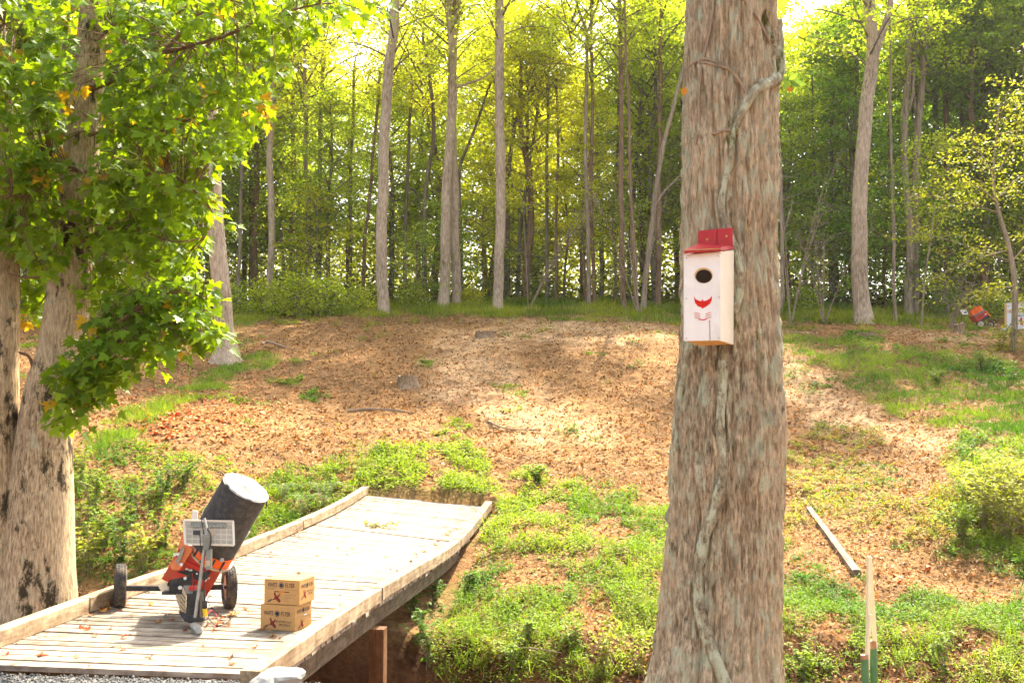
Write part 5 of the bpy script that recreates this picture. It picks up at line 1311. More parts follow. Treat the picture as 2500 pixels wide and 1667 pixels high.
# understory saplings and shrubs along the edge
us_ = []
for k_ in range(46):
    for _ in range(50):
        Y = rf_.uniform(48.5, 60); px = rf_.uniform(-50, 2550); X = (px - 1250) / F * Y
        if all((X - a) ** 2 + (Y - b) ** 2 > 2.2 for a, b in us_) and not (1240 < px < 1420 and Y < 54): break
    us_.append((X, Y)); tn = rf_.choice(['lime', 'mid', 'yel', 'dark']) if px < 1650 else rf_.choice(['dark', 'mid', 'deep', 'lime'])
    word = {'yel': 'yellow green', 'lime': 'light green', 'mid': 'mid green', 'dark': 'dark green', 'deep': 'deep green'}[tn]
    root = empty('sapling', (X, Y, float(H(X, Y))), 'low %s sapling under the wood %s' % (word, zone(px)), 'sapling', '%s saplings %s' % (word, zone(px)))
    wood_list.append((px, root))
    s = rf_.uniform(.7, 1.3); V = tmesh[k_ % 5]; o = bpy.data.objects.new('trunk', V); C.objects.link(o); o.parent = root; o.scale = (.22, .22, s * .34)
    hang(root, SAPL[k_ % 4], (0, 0, 0), s, rf_.uniform(0, 6.28), GREENC[tn])
for px, Y, s, tn, lab in ((640, 44.5, 1.3, 'lime', 'rounded shrub at the wood edge right of the left oak'), (720, 45, 1.6, 'lime', 'big yellowish shrub at the wood edge, widest of the left row'), (800, 45.5, 1.4, 'mid', 'shrub left of the kinked pale trunk'),
                         (870, 46.5, 1.0, 'lime', 'small shrub touching the kinked pale trunk'), (560, 45, 1.2, 'mid', 'shrub showing behind the left oak trunk'), (1010, 48, .9, 'lime', 'low shrub before the black trunk left of the twins'), (1150, 48.5, .8, 'yel', 'low shrub between twin and lone trunks'),
                         (300, 44, 1.5, 'mid', 'shrub seen below the maple boughs at left'), (420, 45, 1.6, 'mid', 'shrub seen above the lower maple bough'), (180, 43, 1.5, 'dark', 'shrub just right of the maple trunks'), (2320, 48.5, 1.0, 'dark', 'shrub behind the small tan panel'), (1960, 47.5, 1.0, 'mid', 'shrub right of the crooked thin trunk'), (2440, 47.5, 1.2, 'mid', 'shrub between red thrower and sign')):
    X = (px - 1250) / F * Y; root = empty('shrub', (X, Y, float(H(X, Y))), lab, 'shrub', 'shrubs along the wood edge'); hang(root, SHRUB[px % 3], (0, 0, 0), s * .72, px, GREENC[tn])
ORD = ['leftmost', 'second from the left', 'third from the left', 'fourth from the left', 'fifth from the left', 'sixth from the left', 'seventh from the left', 'eighth from the left', 'ninth from the left', 'tenth from the left', 'eleventh from the left', 'twelfth from the left']
bylab = {}
for px, o in wood_list: bylab.setdefault(o['label'], []).append((px, o))
for lab, lst in bylab.items():
    if len(lst) > 1:
        for i, (px, o) in enumerate(sorted(lst, key=lambda t: t[0])): o['label'] = '%s, %s' % (lab, ORD[min(i, 11)].replace(' the', ''))
# yellow-green young tree reaching in from the right edge
yb = ground_at(2476, 857, 15); YB_ = yb[1]
yt = empty('young_beech', yb, 'young tree at the right edge with bright yellow green sprays', 'tree')
V, Fc = trunk_mesh([yb - A([0, 0, .3]), yb + A([0, 0, .4]), P(2478, 700, YB_), P(2462, 600, YB_), P(2440, 520, YB_), P(2425, 440, YB_), P(2440, 250, YB_)], A([1, 1, .95, .8, .6, .45, .2]) * .105, 10, .3, .5, .05, 5)
parts = [(V, Fc)]; LP, LD, LN, LC = [], [], [], []
ry = np.random.default_rng(5)
for a, b, wd_ in (((2470, 640), (2190, 560), 26), ((2465, 610), (2260, 690), 22), ((2440, 520), (2230, 480), 24), ((2440, 500), (2310, 410), 26), ((2430, 440), (2360, 330), 28), ((2440, 420), (2520, 260), 34), ((2440, 300), (2480, 180), 40), ((2470, 640), (2560, 560), 34), ((2470, 700), (2350, 740), 16), ((2440, 480), (2520, 420), 36), ((2430, 330), (2560, 330), 36), ((2478, 740), (2540, 760), 20), ((2478, 780), (2440, 850), 10), ((2478, 800), (2540, 880), 22)):
    dep = YB_ + ry.uniform(-1.8, 1.2); p0_, p1_ = P(*a, YB_), P(*b, dep); pm_ = (p0_ + p1_) / 2 + A([0, 0, .15])
    parts.append(tube_np(spline([p0_, pm_, p1_], 4), np.linspace(.03, .006, 12), 5))
    for k_ in range(26):
        q_ = ry.uniform(.25, 1.05); c_ = p0_ * (1 - q_) ** 2 + 2 * pm_ * q_ * (1 - q_) + p1_ * q_ ** 2 + ry.normal(0, 1, 3) * A([.28, .45, .30]) * wd_ / 26
        m_ = 16; LP.append(c_ + ry.normal(0, 1, (m_, 3)) * A([.22, .22, .07])); LD.append(norm(ry.normal(0, 1, (m_, 3)) * A([1, 1, .4]) + A([-.4, 0, -.4]))); LN.append(norm(A([0, 0, 1]) + ry.normal(0, .45, (m_, 3))))
        LC.append(np.tile(A([.20, .21, .03]), (m_, 1)) * ry.uniform(.6, 1.3, (m_, 1)))
V, Fc = merge(parts); link('trunk', np_mesh('trunk', V - yb, Fc, None, True), M['bark_far'], yt)
LP, LD, LN, LC = map(np.concatenate, (LP, LD, LN, LC)); n = len(LP); ls = ry.uniform(.09, .16, n)
o = link('crown', np_mesh('crown', leafquads(LP - yb, LD, LN, ls, ls * .55), quadfaces(n), np.repeat(LC, 4, 0)), M['leaf'], yt); o.color = (1, 1, 1, 1)
# bare twiggy saplings right of the bird box tree and elsewhere
def bare_bush(px, py, Y, hpx, label, seed, lean=0.2):
    b = P(px, py, Y); b[2] = float(H(b[0], b[1])); rs = np.random.default_rng(seed); root = empty('bare_sapling', b, label, 'sapling', 'bare twiggy saplings'); h = hpx / F * Y; parts = []
    for i in range(5):
        az = rs.uniform(0, 6.28); tip = A([math.cos(az) * h * .3 + lean * h, math.sin(az) * h * .2, h * rs.uniform(.6, 1.)])
        m_ = tip * .5 + A([0, 0, h * .08]); s = spline([A([0, 0, -.1]), m_, tip], 6); parts.append(tube_np(s, np.linspace(.028, .006, len(s)), 5))
        for k_ in range(16):
            p_ = s[rs.integers(4, len(s))]; e = p_ + norm(rs.normal(0, 1, 3) + A([lean * 2, 0, .6])) * rs.uniform(.4, 1.5)
            parts.append(tube_np([p_, (p_ + e) / 2 + rs.normal(0, .06, 3), e], [.010, .007, .003], 4))
    V, Fc = merge(parts); link('stem', np_mesh('stem', V, Fc, None, True), M['twig'], root)
bare_bush(1930, 760, 42.5, 420, 'bare grey twigs fanning up right of the bird box trunk', 1); bare_bush(2010, 765, 43, 330, 'bare twigs left of the forked oak', 2, .1)
bare_bush(1560, 745, 44.5, 420, 'bare twigs tangled round the vine clad trunk', 3, -.1); bare_bush(1290, 735, 47, 330, 'bare twigs reaching right from the lone straight trunk', 4, .2); bare_bush(2320, 760, 44, 130, 'brush pile of bare twigs left of the small tan panel', 6, .2)
# far wood: leaves too deep to tell apart
n = 210000
Yf = rng.uniform(66, 84, n); pxf = rng.uniform(-300, 2800, n); Xf = (pxf - 1250) / F * Yf
lim = top_limit(pxf) + 20 + fbm(pxf * .012, Yf * .2, seed=201) * 200 - 110
zt = EYE + (1000 - lim) / F * Yf; z0 = H(Xf, Yf); u = np.where(rng.random(n) < .45, rng.random(n) * .38, rng.random(n) ** 1.1); Zf = z0 + .3 + (zt - z0) * u
den = fbm(Xf * .25, Yf * .25, Zf * .3, 205, 3); keep = ((den > .44) | (Zf < z0 + 6)) & (Zf < zt)
pf = np.stack([Xf, Yf, Zf], -1)[keep]; n = len(pf); sz_ = rng.uniform(.2, .4, n)
base = np.where((pxf[keep] > 2050)[:, None], A([[.12, .18, .04]]), A([[.26, .28, .045]])) * rng.uniform(.6, 1.35, (n, 1))
tag(link('far_wood', np_mesh('far_wood', leafquads(pf, rand_dir(n, .5), norm(A([0, 0, 1]) + rng.normal(0, .7, (n, 3))), sz_, sz_ * .7), quadfaces(n), np.repeat(base, 4, 0)), M['leaf']), 'sunlit leaf mass of the far wood behind all trunks', 'foliage', kind='stuff')
for o in C.objects:
    if o.name == 'far_wood': o.color = (1, 1, 1, 1)

# ================================================================== maple on the left
MY = 10.6
mbase = P(85, 1490, MY); mbase[2] = float(H(mbase[0], MY))
maple = empty('maple_tree', mbase, 'big twin stemmed maple at left with mossy bark and backlit green leaves', 'tree')
def mtrunk(pts, Y, seed, n=64, name='trunk'):
    c = [P(x, y, Y + dy) for x, y, w, dy in pts]; r = [w / 2 / F * (Y + dy) for x, y, w, dy in pts]
    V, Fc = trunk_mesh(c, r, n, .0, 1, .02, seed, .012, .045); link(name, np_mesh(name, V - mbase, Fc, None, True), M['bark_maple'], maple)
    return c
main_c = mtrunk([(78, 1640, 250, 0), (80, 1560, 220, 0), (85, 1470, 190, 0), (90, 1380, 170, 0), (96, 1250, 156, 0), (104, 1100, 134, 0), (118, 960, 114, 0), (146, 850, 103, 0), (164, 745, 104, 0), (184, 530, 92, .1), (203, 320, 80, .2), (222, 106, 70, .3), (245, -150, 60, .4), (270, -500, 45, .5), (290, -900, 26, .6)], MY, 11)
left_c = mtrunk([(30, 1560, 150, -.05), (12, 1400, 130, -.05), (-4, 1250, 118, -.05), (-12, 1080, 108, -.05), (-8, 900, 102, -.05), (-4, 700, 96, 0), (-4, 500, 88, .1), (-15, 250, 80, .2), (-30, 0, 70, .2), (-60, -400, 55, .2), (-80, -800, 30, .2)], MY, 23)
mb = MB(); mb.tube(spline([P(48, 860, MY - .1), P(68, 868, MY - .15), P(78, 890, MY - .15), P(82, 930, MY - .1)], 5), .016, 8); mb.build('dead_stub', M['branch'], maple)
mb = MB(); mb.tube(spline([P(20, 668, MY - .2), P(70, 678, MY - .3), P(110, 676, MY - .3), P(155, 685, MY - .2)], 5), np.linspace(.010, .014, 20), 8); mb.build('dead_stub', M['branch'], maple)
# boughs (photo pixels and depth offsets)
BOUGH = [[(228, 215, -.1), (275, 195, -.3), (322, 160, -.5), (400, 130, -.8), (470, 112, -1.0), (560, 84, -1.2), (660, 40, -1.3), (780, 10, -1.3)], [(322, 160, -.5), (370, 90, -.5), (420, 45, -.4), (470, 5, -.3), (560, -60, -.2)],
         [(322, 160, -.5), (300, 95, -.3), (255, 40, -.2), (232, -10, 0)], [(395, 132, -.8), (445, 80, -.9), (480, 40, -1.0), (560, 0, -1.0)], [(150, 155, -.1), (110, 130, -.3), (70, 100, -.5), (10, 60, -.7)],
         [(218, 330, -.1), (270, 320, .1), (360, 330, .3), (440, 300, .5), (520, 270, .7), (600, 240, .8)], [(205, 430, -.3), (150, 400, -.6), (90, 470, -.9), (30, 480, -1.1)], [(210, 420, -.1), (300, 440, -.6), (400, 420, -.8), (480, 470, -.8), (520, 520, -.6)],
         [(200, 590, -.2), (260, 560, -.5), (330, 560, -.8), (420, 590, -.7), (500, 580, -.5)], [(195, 600, 0), (260, 620, .4), (330, 600, .7), (420, 560, .9)],
         [(185, 900, -.2), (230, 840, -.5), (300, 780, -.8), (370, 730, -.8), (440, 712, -.8), (505, 730, -.7)], [(230, 840, -.5), (300, 830, -.7), (380, 800, -.8), (450, 790, -.7), (515, 830, -.6)], [(200, 880, -.4), (215, 930, -.6), (230, 980, -.7), (180, 1020, -.7)],
         [(80, 560, .1), (95, 640, .3), (120, 700, .5), (85, 760, .5)], [(232, 100, 0), (330, 20, .5), (430, -60, .8), (560, -120, 1.0)], [(200, 500, .2), (110, 300, 1.2), (60, 180, 1.5), (20, 60, 1.6)], [(210, 350, .3), (330, 230, 1.2), (470, 190, 1.6), (610, 130, 1.8)]]
bp = []; mb = MB()
for b_ in BOUGH:
    s = spline([P(x, y, MY + d_) for x, y, d_ in b_], 7); mb.tube(s, np.linspace(.030, .006, len(s)) * (1.25 if b_[0][0] in (228, 185) else .8), 7); bp += list(s[3:])
mb.build('boughs', M['branch'], maple, smooth=True); bp = A(bp)
ZONES = [([(-40, -30), (900, -30), (880, 45), (800, 40), (740, 90), (715, 160), (690, 195), (655, 262), (600, 300), (560, 350), (520, 420), (470, 450), (340, 480), (230, 460), (130, 480), (-40, 470)], 640, (-1.7, 1.6)),
         ([(-40, 380), (150, 400), (230, 430), (480, 420), (540, 480), (530, 530), (490, 590), (420, 640), (330, 660), (240, 600), (200, 620), (110, 640), (40, 610), (-40, 600)], 280, (-1.2, 1.2)),
         ([(225, 770), (290, 715), (380, 690), (480, 700), (530, 720), (520, 745), (500, 760), (535, 830), (470, 850), (400, 870), (330, 880), (250, 880), (200, 860)], 105, (-1.0, -.4)),
         ([(140, 900), (220, 860), (330, 860), (300, 920), (250, 960), (240, 1010), (190, 1020), (150, 960)], 40, (-1.0, -.5)), ([(60, 560), (120, 600), (130, 760), (80, 790), (60, 700)], 20, (.2, .8)), ([(205, 620), (260, 640), (250, 760), (215, 740)], 9, (-.5, .2)), ([(122, 1000), (170, 980), (165, 1050), (130, 1050)], 4, (-.8, -.6)), ([(380, 640), (480, 620), (470, 680), (400, 690)], 12, (.0, .6)),
         ([(-500, -900), (950, -900), (930, -40), (-500, -40)], 330, (-1.8, 2.2)), ([(-500, -40), (-50, -40), (-50, 600), (-500, 600)], 90, (-1.5, 2.0))]
lp, ld, ln, lc, lsz = [], [], [], [], []; twig = MB(); rm_ = np.random.default_rng(3)
for poly, cnt, (d0, d1) in ZONES:
    xs = [p[0] for p in poly]; ysv = [p[1] for p in poly]; got = 0
    while got < cnt:
        x, y = rm_.uniform(min(xs), max(xs)), rm_.uniform(min(ysv), max(ysv))
        if not in_poly(A([x]), A([y]), poly)[0]: continue
        dd_ = rm_.uniform(d0, d1)
        if dd_ < .1 and 60 < y < 640 and abs(x - (228 - y * .09)) < 62 and rm_.random() < .75: got += .5; continue
        got += 1; c = P(x, y, MY + dd_); near = bp[np.argmin(((bp - c) ** 2).sum(1))]
        out = c - near; dist = np.linalg.norm(out); out = norm(out + rm_.normal(0, .15, 3) + A([.12, 0, -.1])); tw = norm(out * A([1, 1, .5]) + A([0, 0, -.25]) + rm_.normal(0, .35, 3))
        L_ = rm_.uniform(.22, .45); a = c - tw * L_ * .5
        if dist < 1.3: twig.tube([near, (near + a) / 2 + A([0, 0, .04]), a, a + tw * L_], [.006, .005, .004, .002], 4, False)
        tone = rm_.uniform(.75, 1.3); yel = rm_.random() < .025
        for k_ in range(9):
            t_ = rm_.random(); sd = norm(rm_.normal(0, 1, 3) * A([1, 1, .45])); p_ = a + tw * L_ * t_ + sd * rm_.uniform(.03, .13)
            lp.append(p_); ld.append(norm(sd * .8 + tw * .5 + A([0, 0, -.55]))); ln.append(norm(A([rm_.normal(0, .4), -.35 + rm_.normal(0, .4), .75 + rm_.normal(0, .25)])))
            bc_ = A([.09, .175, .012]) if not yel else A([.26, .20, .02]); lc.append(bc_ * tone * rm_.uniform(.8, 1.2)); lsz.append(rm_.uniform(.095, .155))
twig.build('twigs', M['branch'], maple)
lp, ld, ln, lc, lsz = map(A, (lp, ld, ln, lc, lsz)); nl = len(lp)
lpx, lpy = proj(lp[:, 0], lp[:, 1], lp[:, 2]); dcam = np.linalg.norm(lp - A([0, 0, EYE]), axis=1)
score = lsz / dcam * ((lpx > 0) & (lpx < 900) & (lpy > 0) & (lpy < 1060)); big = np.argsort(-score)[:300]
isbig = np.zeros(nl, bool); isbig[big] = True
vari = [leaf_variant(.22, 500), leaf_variant(.30, 501), leaf_variant(.12, 502)]
S_ = norm(np.cross(ld, ln)); N_ = np.cross(S_, ld); vi = rm_.integers(0, 3, nl)
VV = A(vari)[vi]; W_ = lp[:, None] + (S_[:, None] * VV[:, :, :1] * 1.1 + ld[:, None] * VV[:, :, 1:2] + N_[:, None] * VV[:, :, 2:]) * lsz[:, None, None]
sm = ~isbig; ns_ = sm.sum()
Fm = (LFa[None] + (np.arange(ns_) * LVn)[:, None, None]).reshape(-1, 3)
cr_ = link('crown', np_mesh('crown', W_[sm].reshape(-1, 3) - mbase, Fm, np.repeat(lc[sm], LVn, 0)), M['maple'], maple); cr_['kind'] = 'stuff'
lmesh = []
for tone in (.8, 1.0, 1.25):
    for v_ in vari:
        me = np_mesh('leaf', v_, LFa, np.tile(A([.09, .175, .012]) * tone, (LVn, 1))); me.materials.append(M['maple']); lmesh.append(me)
for i in big:
    o = bpy.data.objects.new('leaf', lmesh[rm_.integers(0, 9)]); C.objects.link(o); o.parent = maple
    R4 = Matrix((S_[i] * 1.1, ld[i], N_[i])).transposed().to_4x4()
    o.matrix_local = Matrix.Translation(Vector(lp[i] - mbase)) @ R4 @ Matrix.Scale(float(lsz[i]), 4)

# ================================================================== ground cover
def sample_ground(n, y0, y1, power=1.6):
    Y = y0 * (y1 / y0) ** rng.random(n); X = (rng.uniform(-120, 2620, n) - 1250) / F * Y   # more samples close by
    return X, Y
def off_bridge(X, Y): return ~((X > bx_left(Y) - .12) & (X < bx_right(Y) + .16) & (Y > 7.0) & (Y < 21.12 - .111 * (X - bx_left(21.1)))) & ~((Y < 8.0) & (X < -1.2))
class Cover:
    def __init__(s): s.v, s.c = [], []
    def add(s, v, c): s.v.append(v); s.c.append(np.repeat(c, 4, 0))
    def build(s, name, label, mat, cat):
        v = np.concatenate(s.v); c = np.concatenate(s.c); o = link(name, np_mesh(name, v, quadfaces(len(v) // 4), c), mat); tag(o, label, cat, kind='stuff'); return o
# broad-leaved weeds and stilt grass: stems with alternate leaves
X, Y = sample_ground(135000, 9.6, 57); Zg = H(X, Y); d_, kd, px_, py_ = green_density(X, Y, Zg)
keep = (rng.random(len(X)) < d_) & off_bridge(X, Y) & (Y < 57); X, Y, Zg, kd, d_, px_, py_ = X[keep], Y[keep], Zg[keep], kd[keep], d_[keep], px_[keep], py_[keep]
cov = Cover(); n = len(X); base = np.stack([X, Y, Zg], -1)
patch = fbm(X * .9, Y * .9, seed=301); hue = fbm(X * .5, Y * .5, seed=302)
hgt = np.where(kd == 1, .12, .17) * (.45 + 1.1 * patch) * rng.uniform(.6, 1.3, n) * np.clip(d_ + .25, .4, 1)
lean = rng.normal(0, .35, (n, 3)); lean[:, 2] = 1; lean = norm(lean)
c_lo, c_hi = A([.06, .145, .014]), A([.21, .285, .026])
pc = c_lo + (c_hi - c_lo) * np.clip((hue - .3) / .4, 0, 1)[:, None]
dry = (py_ < 1330) & (py_ > 1050) & (px_ > 1900) & (px_ < 2330); pc = np.where(dry[:, None] & (rng.random(n) < .55)[:, None], A([.28, .20, .08]), pc)
top_g = (py_ < 812); hgt = np.where(top_g, hgt * 1.8, hgt); pc = np.where(top_g[:, None], pc * A([1.25, 1.05, .9]) + A([.03, .02, 0]), pc)  # crest grass colour raised towards yellow to stand for sun on it
isg = (kd == 1)
wk = ~isg
for k_ in range(7):
    m = wk; t_ = (k_ + rng.random(m.sum())) / 7; p = base[m] + lean[m] * (hgt[m] * t_)[:, None] + rng.normal(0, .022, (m.sum(), 3)) * A([1, 1, .3]) * (Y[m] / 14)[:, None]
    az = rng.uniform(0, 6.283, m.sum()); D = np.stack([np.cos(az), np.sin(az), rng.normal(.12, .3, m.sum())], -1)
    L_ = rng.uniform(.035, .075, m.sum()) * np.clip(Y[m] / 15, .85, 2.0); cov.add(leafquads(p, D, norm(A([0, 0, 1]) + rng.normal(0, .3, (m.sum(), 3))), L_, L_ * .40, .15, .18), pc[m] * rng.uniform(.7, 1.35, (m.sum(), 1)))
cov.build('ground_weeds', 'low green weeds and stilt grass covering the banks around the bridge', M['weed'], 'weeds')
# grass blades
cov = Cover(); m = isg | (rng.random(n) < .14); idx = np.nonzero(m)[0]
for k_ in range(6):
    q_ = base[idx] + rng.normal(0, .05, (len(idx), 3)) * A([1, 1, 0]) * (Y[idx] / 14)[:, None]; D = norm(np.stack([rng.normal(0, .45, len(idx)), rng.normal(0, .45, len(idx)), np.ones(len(idx))], -1))
    L_ = hgt[idx] * rng.uniform(.7, 1.5, len(idx)) * 1.25; cov.add(leafquads(q_, D, norm(np.stack([rng.normal(0, 1, len(idx)), rng.normal(-1, .6, len(idx)), rng.normal(.2, .2, len(idx))], -1)), L_, np.clip(Y[idx] * .0007, .006, .026), .1, .25), pc[idx] * rng.uniform(.75, 1.4, (len(idx), 1)))
cov.build('field_grass', 'short yellow green grass along the tracks and below the wood', M['weed'], 'grass')
# dry straw lying and standing on the slope and right bank
X, Y = sample_ground(75000, 10, 46); Zg = H(X, Y); d_, kd, px_, py_ = green_density(X, Y, Zg); sa = sunlit_straw_amt(px_, py_, X, Y)
dr = ((px_ > 1880) & (py_ > 1040) & (py_ < 1460)).astype(float)
keep = (rng.random(len(X)) < np.clip(.28 + .5 * sa + .55 * dr - .2 * d_, 0, 1)) & off_bridge(X, Y); X, Y, Zg = X[keep], Y[keep], Zg[keep]; n = len(X); dr = dr[keep]; sa = sa[keep]
cov = Cover(); D = rng.normal(0, 1, (n, 3)); D[:, 2] = np.abs(rng.normal(.1, .25, n)) + dr * .3; L_ = rng.uniform(.07, .22, n) * np.clip(Y / 18, .7, 1.6)
sc_ = A([.36, .23, .115]) * (1 + .25 * sa[:, None]); cov.add(leafquads(np.stack([X, Y, Zg + .012], -1), D, norm(A([0, -.3, 1]) + rng.normal(0, .3, (n, 3))), L_, np.clip(Y * .0006, .006, .02), .1, .15), sc_ * rng.uniform(.6, 1.4, (n, 1)))  # straw colour lightened inside the painted sun patches
cov.build('dry_straw', 'dry straw strewn over the brown slope and right bank', M['litter'], 'straw')
# dead leaves
X, Y = sample_ground(200000, 9.6, 47); Zg = H(X, Y); d_, kd, px_, py_ = green_density(X, Y, Zg); sa = sunlit_straw_amt(px_, py_, X, Y)
keep = (rng.random(len(X)) < np.clip(.75 - .55 * d_, .1, 1)) & off_bridge(X, Y); X, Y, Zg = X[keep], Y[keep], Zg[keep]; n = len(X); sa = sa[keep]
pal = A([(.30, .165, .06), (.23, .12, .044), (.38, .23, .09), (.15, .075, .03), (.48, .33, .16), (.40, .17, .035), (.27, .16, .062)]); lc_ = pal[rng.integers(0, 7, n)] * rng.uniform(.7, 1.3, (n, 1)) * (1 + .35 * sa[:, None])  # dead leaves also lightened where the sun patches are painted
L_ = rng.uniform(.035, .11, n) * np.clip(Y / 20, .75, 1.2); cov = Cover(); cov.add(leafquads(np.stack([X, Y, Zg + .008], -1), rand_dir(n, .5), norm(A([0, 0, 1]) + rng.normal(0, .6, (n, 3))), L_, L_ * rng.uniform(.4, .8, n), .2, .1), lc_)
cov.build('leaf_litter', 'brown dead leaves littering the slope below the wood', M['litter'], 'leaf litter')
# taller mixed undergrowth on the forest floor
n = 60000; Y = rng.uniform(50, 74, n); X = (rng.uniform(-150, 2650, n) - 1250) / F * Y; dn = fbm(X * .5, Y * .5, seed=311); px_ = 1250 + F * X / Y
keep = dn > np.interp(px_, [0, 900, 1150, 1250, 1700, 2500], [.42, .44, .47, .52, .49, .47]); X, Y, dn = X[keep], Y[keep], dn[keep]; n = len(X); Zg = H(X, Y) + rng.random(n) ** 1.3 * (dn - .3) * 5.0; L_ = rng.uniform(.10, .30, n)
tag(link('undergrowth', np_mesh('undergrowth', leafquads(np.stack([X, Y, Zg], -1), rand_dir(n, .4), norm(A([0, 0, 1]) + rng.normal(0, .5, (n, 3))), L_, L_ * .6), quadfaces(n), np.repeat(A([.13, .17, .032]) * rng.uniform(.6, 1.3, (n, 1)) * np.clip(fbm(X * .45, Y * .45, Zg * .6, 315, 3)[:, None] * 3.2 - .75, .3, 1.6), 4, 0)), M['weed']), 'leafy undergrowth on the floor of the wood between trunks', 'undergrowth', kind='stuff')

# ------------------------------------------------------------------ countable plants: bushes, ferns, sprigs
def plant(px, py, hpx, nst, label, group, colr, seed, lw=.5, ll=.07, spread=.6, name='weed_plant', surf=None, stem=True):
    b = ground_at(px, py, 8.5) if surf is None else surf; rs = np.random.default_rng(seed); h = hpx / F * b[1]; root = empty(name, b, label, 'plant', group); parts, lp_, ld_ = [], [], []
    for i in range(nst):
        az = rs.uniform(0, 6.28); tip = A([math.cos(az) * spread * h * rs.random(), math.sin(az) * spread * h * rs.random(), h * rs.uniform(.6, 1.05)]); s = spline([A([0, 0, -.05]) + rs.normal(0, .04, 3) * A([1, 1, 0]), tip * A([.35, .35, .6]), tip], 4); parts.append(tube_np(s, np.linspace(.006, .002, len(s)), 4))
        for k_ in range(int(10 + h * 26)):
            p_ = s[rs.integers(2, len(s))] + rs.normal(0, .012, 3); a = rs.uniform(0, 6.28); lp_.append(p_); ld_.append([math.cos(a), math.sin(a), rs.normal(.05, .3)])
    V, Fc = merge(parts); link('stem', np_mesh('stem', V, Fc, None, True), M['twig'], root)
    n = len(lp_); L_ = rs.uniform(.7, 1.3, n) * ll; cl_ = np.repeat(A(colr) * rs.uniform(.65, 1.4, (n, 1)), 4, 0)
    link('foliage', np_mesh('foliage', leafquads(A(lp_), A(ld_), norm(A([0, 0, 1]) + rs.normal(0, .3, (n, 3))), L_, L_ * lw, .12, .15), quadfaces(n), cl_), M['weed'], root)
YG, LG, DG = (.26, .29, .04), (.16, .24, .03), (.09, .17, .03)
bush = [(2460, 1330, 190, 14, 'tall pale weed bush at the right edge of the bank'), (2400, 1290, 150, 12, 'weed bush left of the tall one at the right edge'), (2480, 1210, 120, 12, 'upper weed bush at the right edge'), (2350, 1320, 90, 10, 'low weed bush at the foot of the right bank'),
        (2290, 940, 40, 10, 'small round weed clump on the right track'), (2400, 905, 55, 10, 'weed clump under the thin right tree'), (1310, 1180, 44, 14, 'lone rounded green tuft on the bare slope right of the bridge')]
bush += [(2440, 1250, 150, 12, 'pale bush in the middle of the right edge thicket'), (2490, 1290, 170, 12, 'pale bush cut by the right edge, lower one'), (2380, 1230, 110, 12, 'pale bush at the left flank of the right edge thicket')]
for i, (x, y, h, ns2, lab) in enumerate(bush): plant(x, y, h, int(ns2 * 2.2), lab, 'weed clumps on the right bank', YG if i < 3 or i > 6 else LG, 400 + i, .45, .08, .95)
lw_ = [(215, 1400, 120, 'yellowish bramble beside the maple base'), (250, 1340, 110, 'bramble behind the left wheel'), (300, 1380, 120, 'leafy bramble between left wheel and trap body'), (350, 1390, 110, 'bramble just left of the red side plate'), (230, 1260, 110, 'weed clump on the bank right of the maple trunk'), (320, 1270, 110, 'weed clump on the dark bank above the left wheel'), (400, 1330, 120, 'weed clump left of the solar panel'), (400, 1220, 90, 'weed clump on the bank left of the hopper'), (200, 1180, 90, 'grassy weed clump at the maple trunk edge'), (450, 1190, 70, 'weed clump behind the black hopper')]
for i, (x, y, h, lab) in enumerate(lw_): plant(x, y, h, 9, lab, 'brambles on the left bank', (YG, LG, DG)[i % 3] if i < 5 else (LG, DG)[i % 2], 430 + i, .6, .085, .7)
near = [(1030, 1560, 90, 'dark weed clump hanging over the gully right of the bridge post'), (1060, 1480, 70, 'weed clump under the right kerb beside the gully'), (1045, 1630, 110, 'bushy weed low in the gully mouth right of the post'), (1010, 1500, 60, 'small weed on the gully bank just right of the post'), (1250, 1640, 110, 'weed with glossy leaves above the ditch under the bridge'), (1290, 1570, 80, 'broad leaved sprig in the middle of the near bank'), (1480, 1640, 120, 'yellow leaved sprig left of the bird box tree'), (1560, 1650, 110, 'pale weed close left of the bird box trunk foot'), (1195, 1620, 60, 'bright young sprig low by the ditch'), (1400, 1590, 70, 'weed with a bent stem on the near bank'), (1960, 1660, 90, 'weed right of the bird box trunk foot'), (2300, 1640, 90, 'dense weed at the lower right'), (1150, 1440, 50, 'weed below the end of the bridge kerb')]
for i, (x, y, h, lab) in enumerate(near): plant(x, y, h, 7, lab, 'sprigs on the near bank', (DG, DG, DG, DG, LG, LG, YG, YG, YG, LG, LG, LG, DG)[i], 460 + i, .55, .075, .7)
plant(985, 945, 22, 5, 'yellow weed growing against the broad stump', 'weed at the stump', (.40, .33, .03), 480, .5, .06)
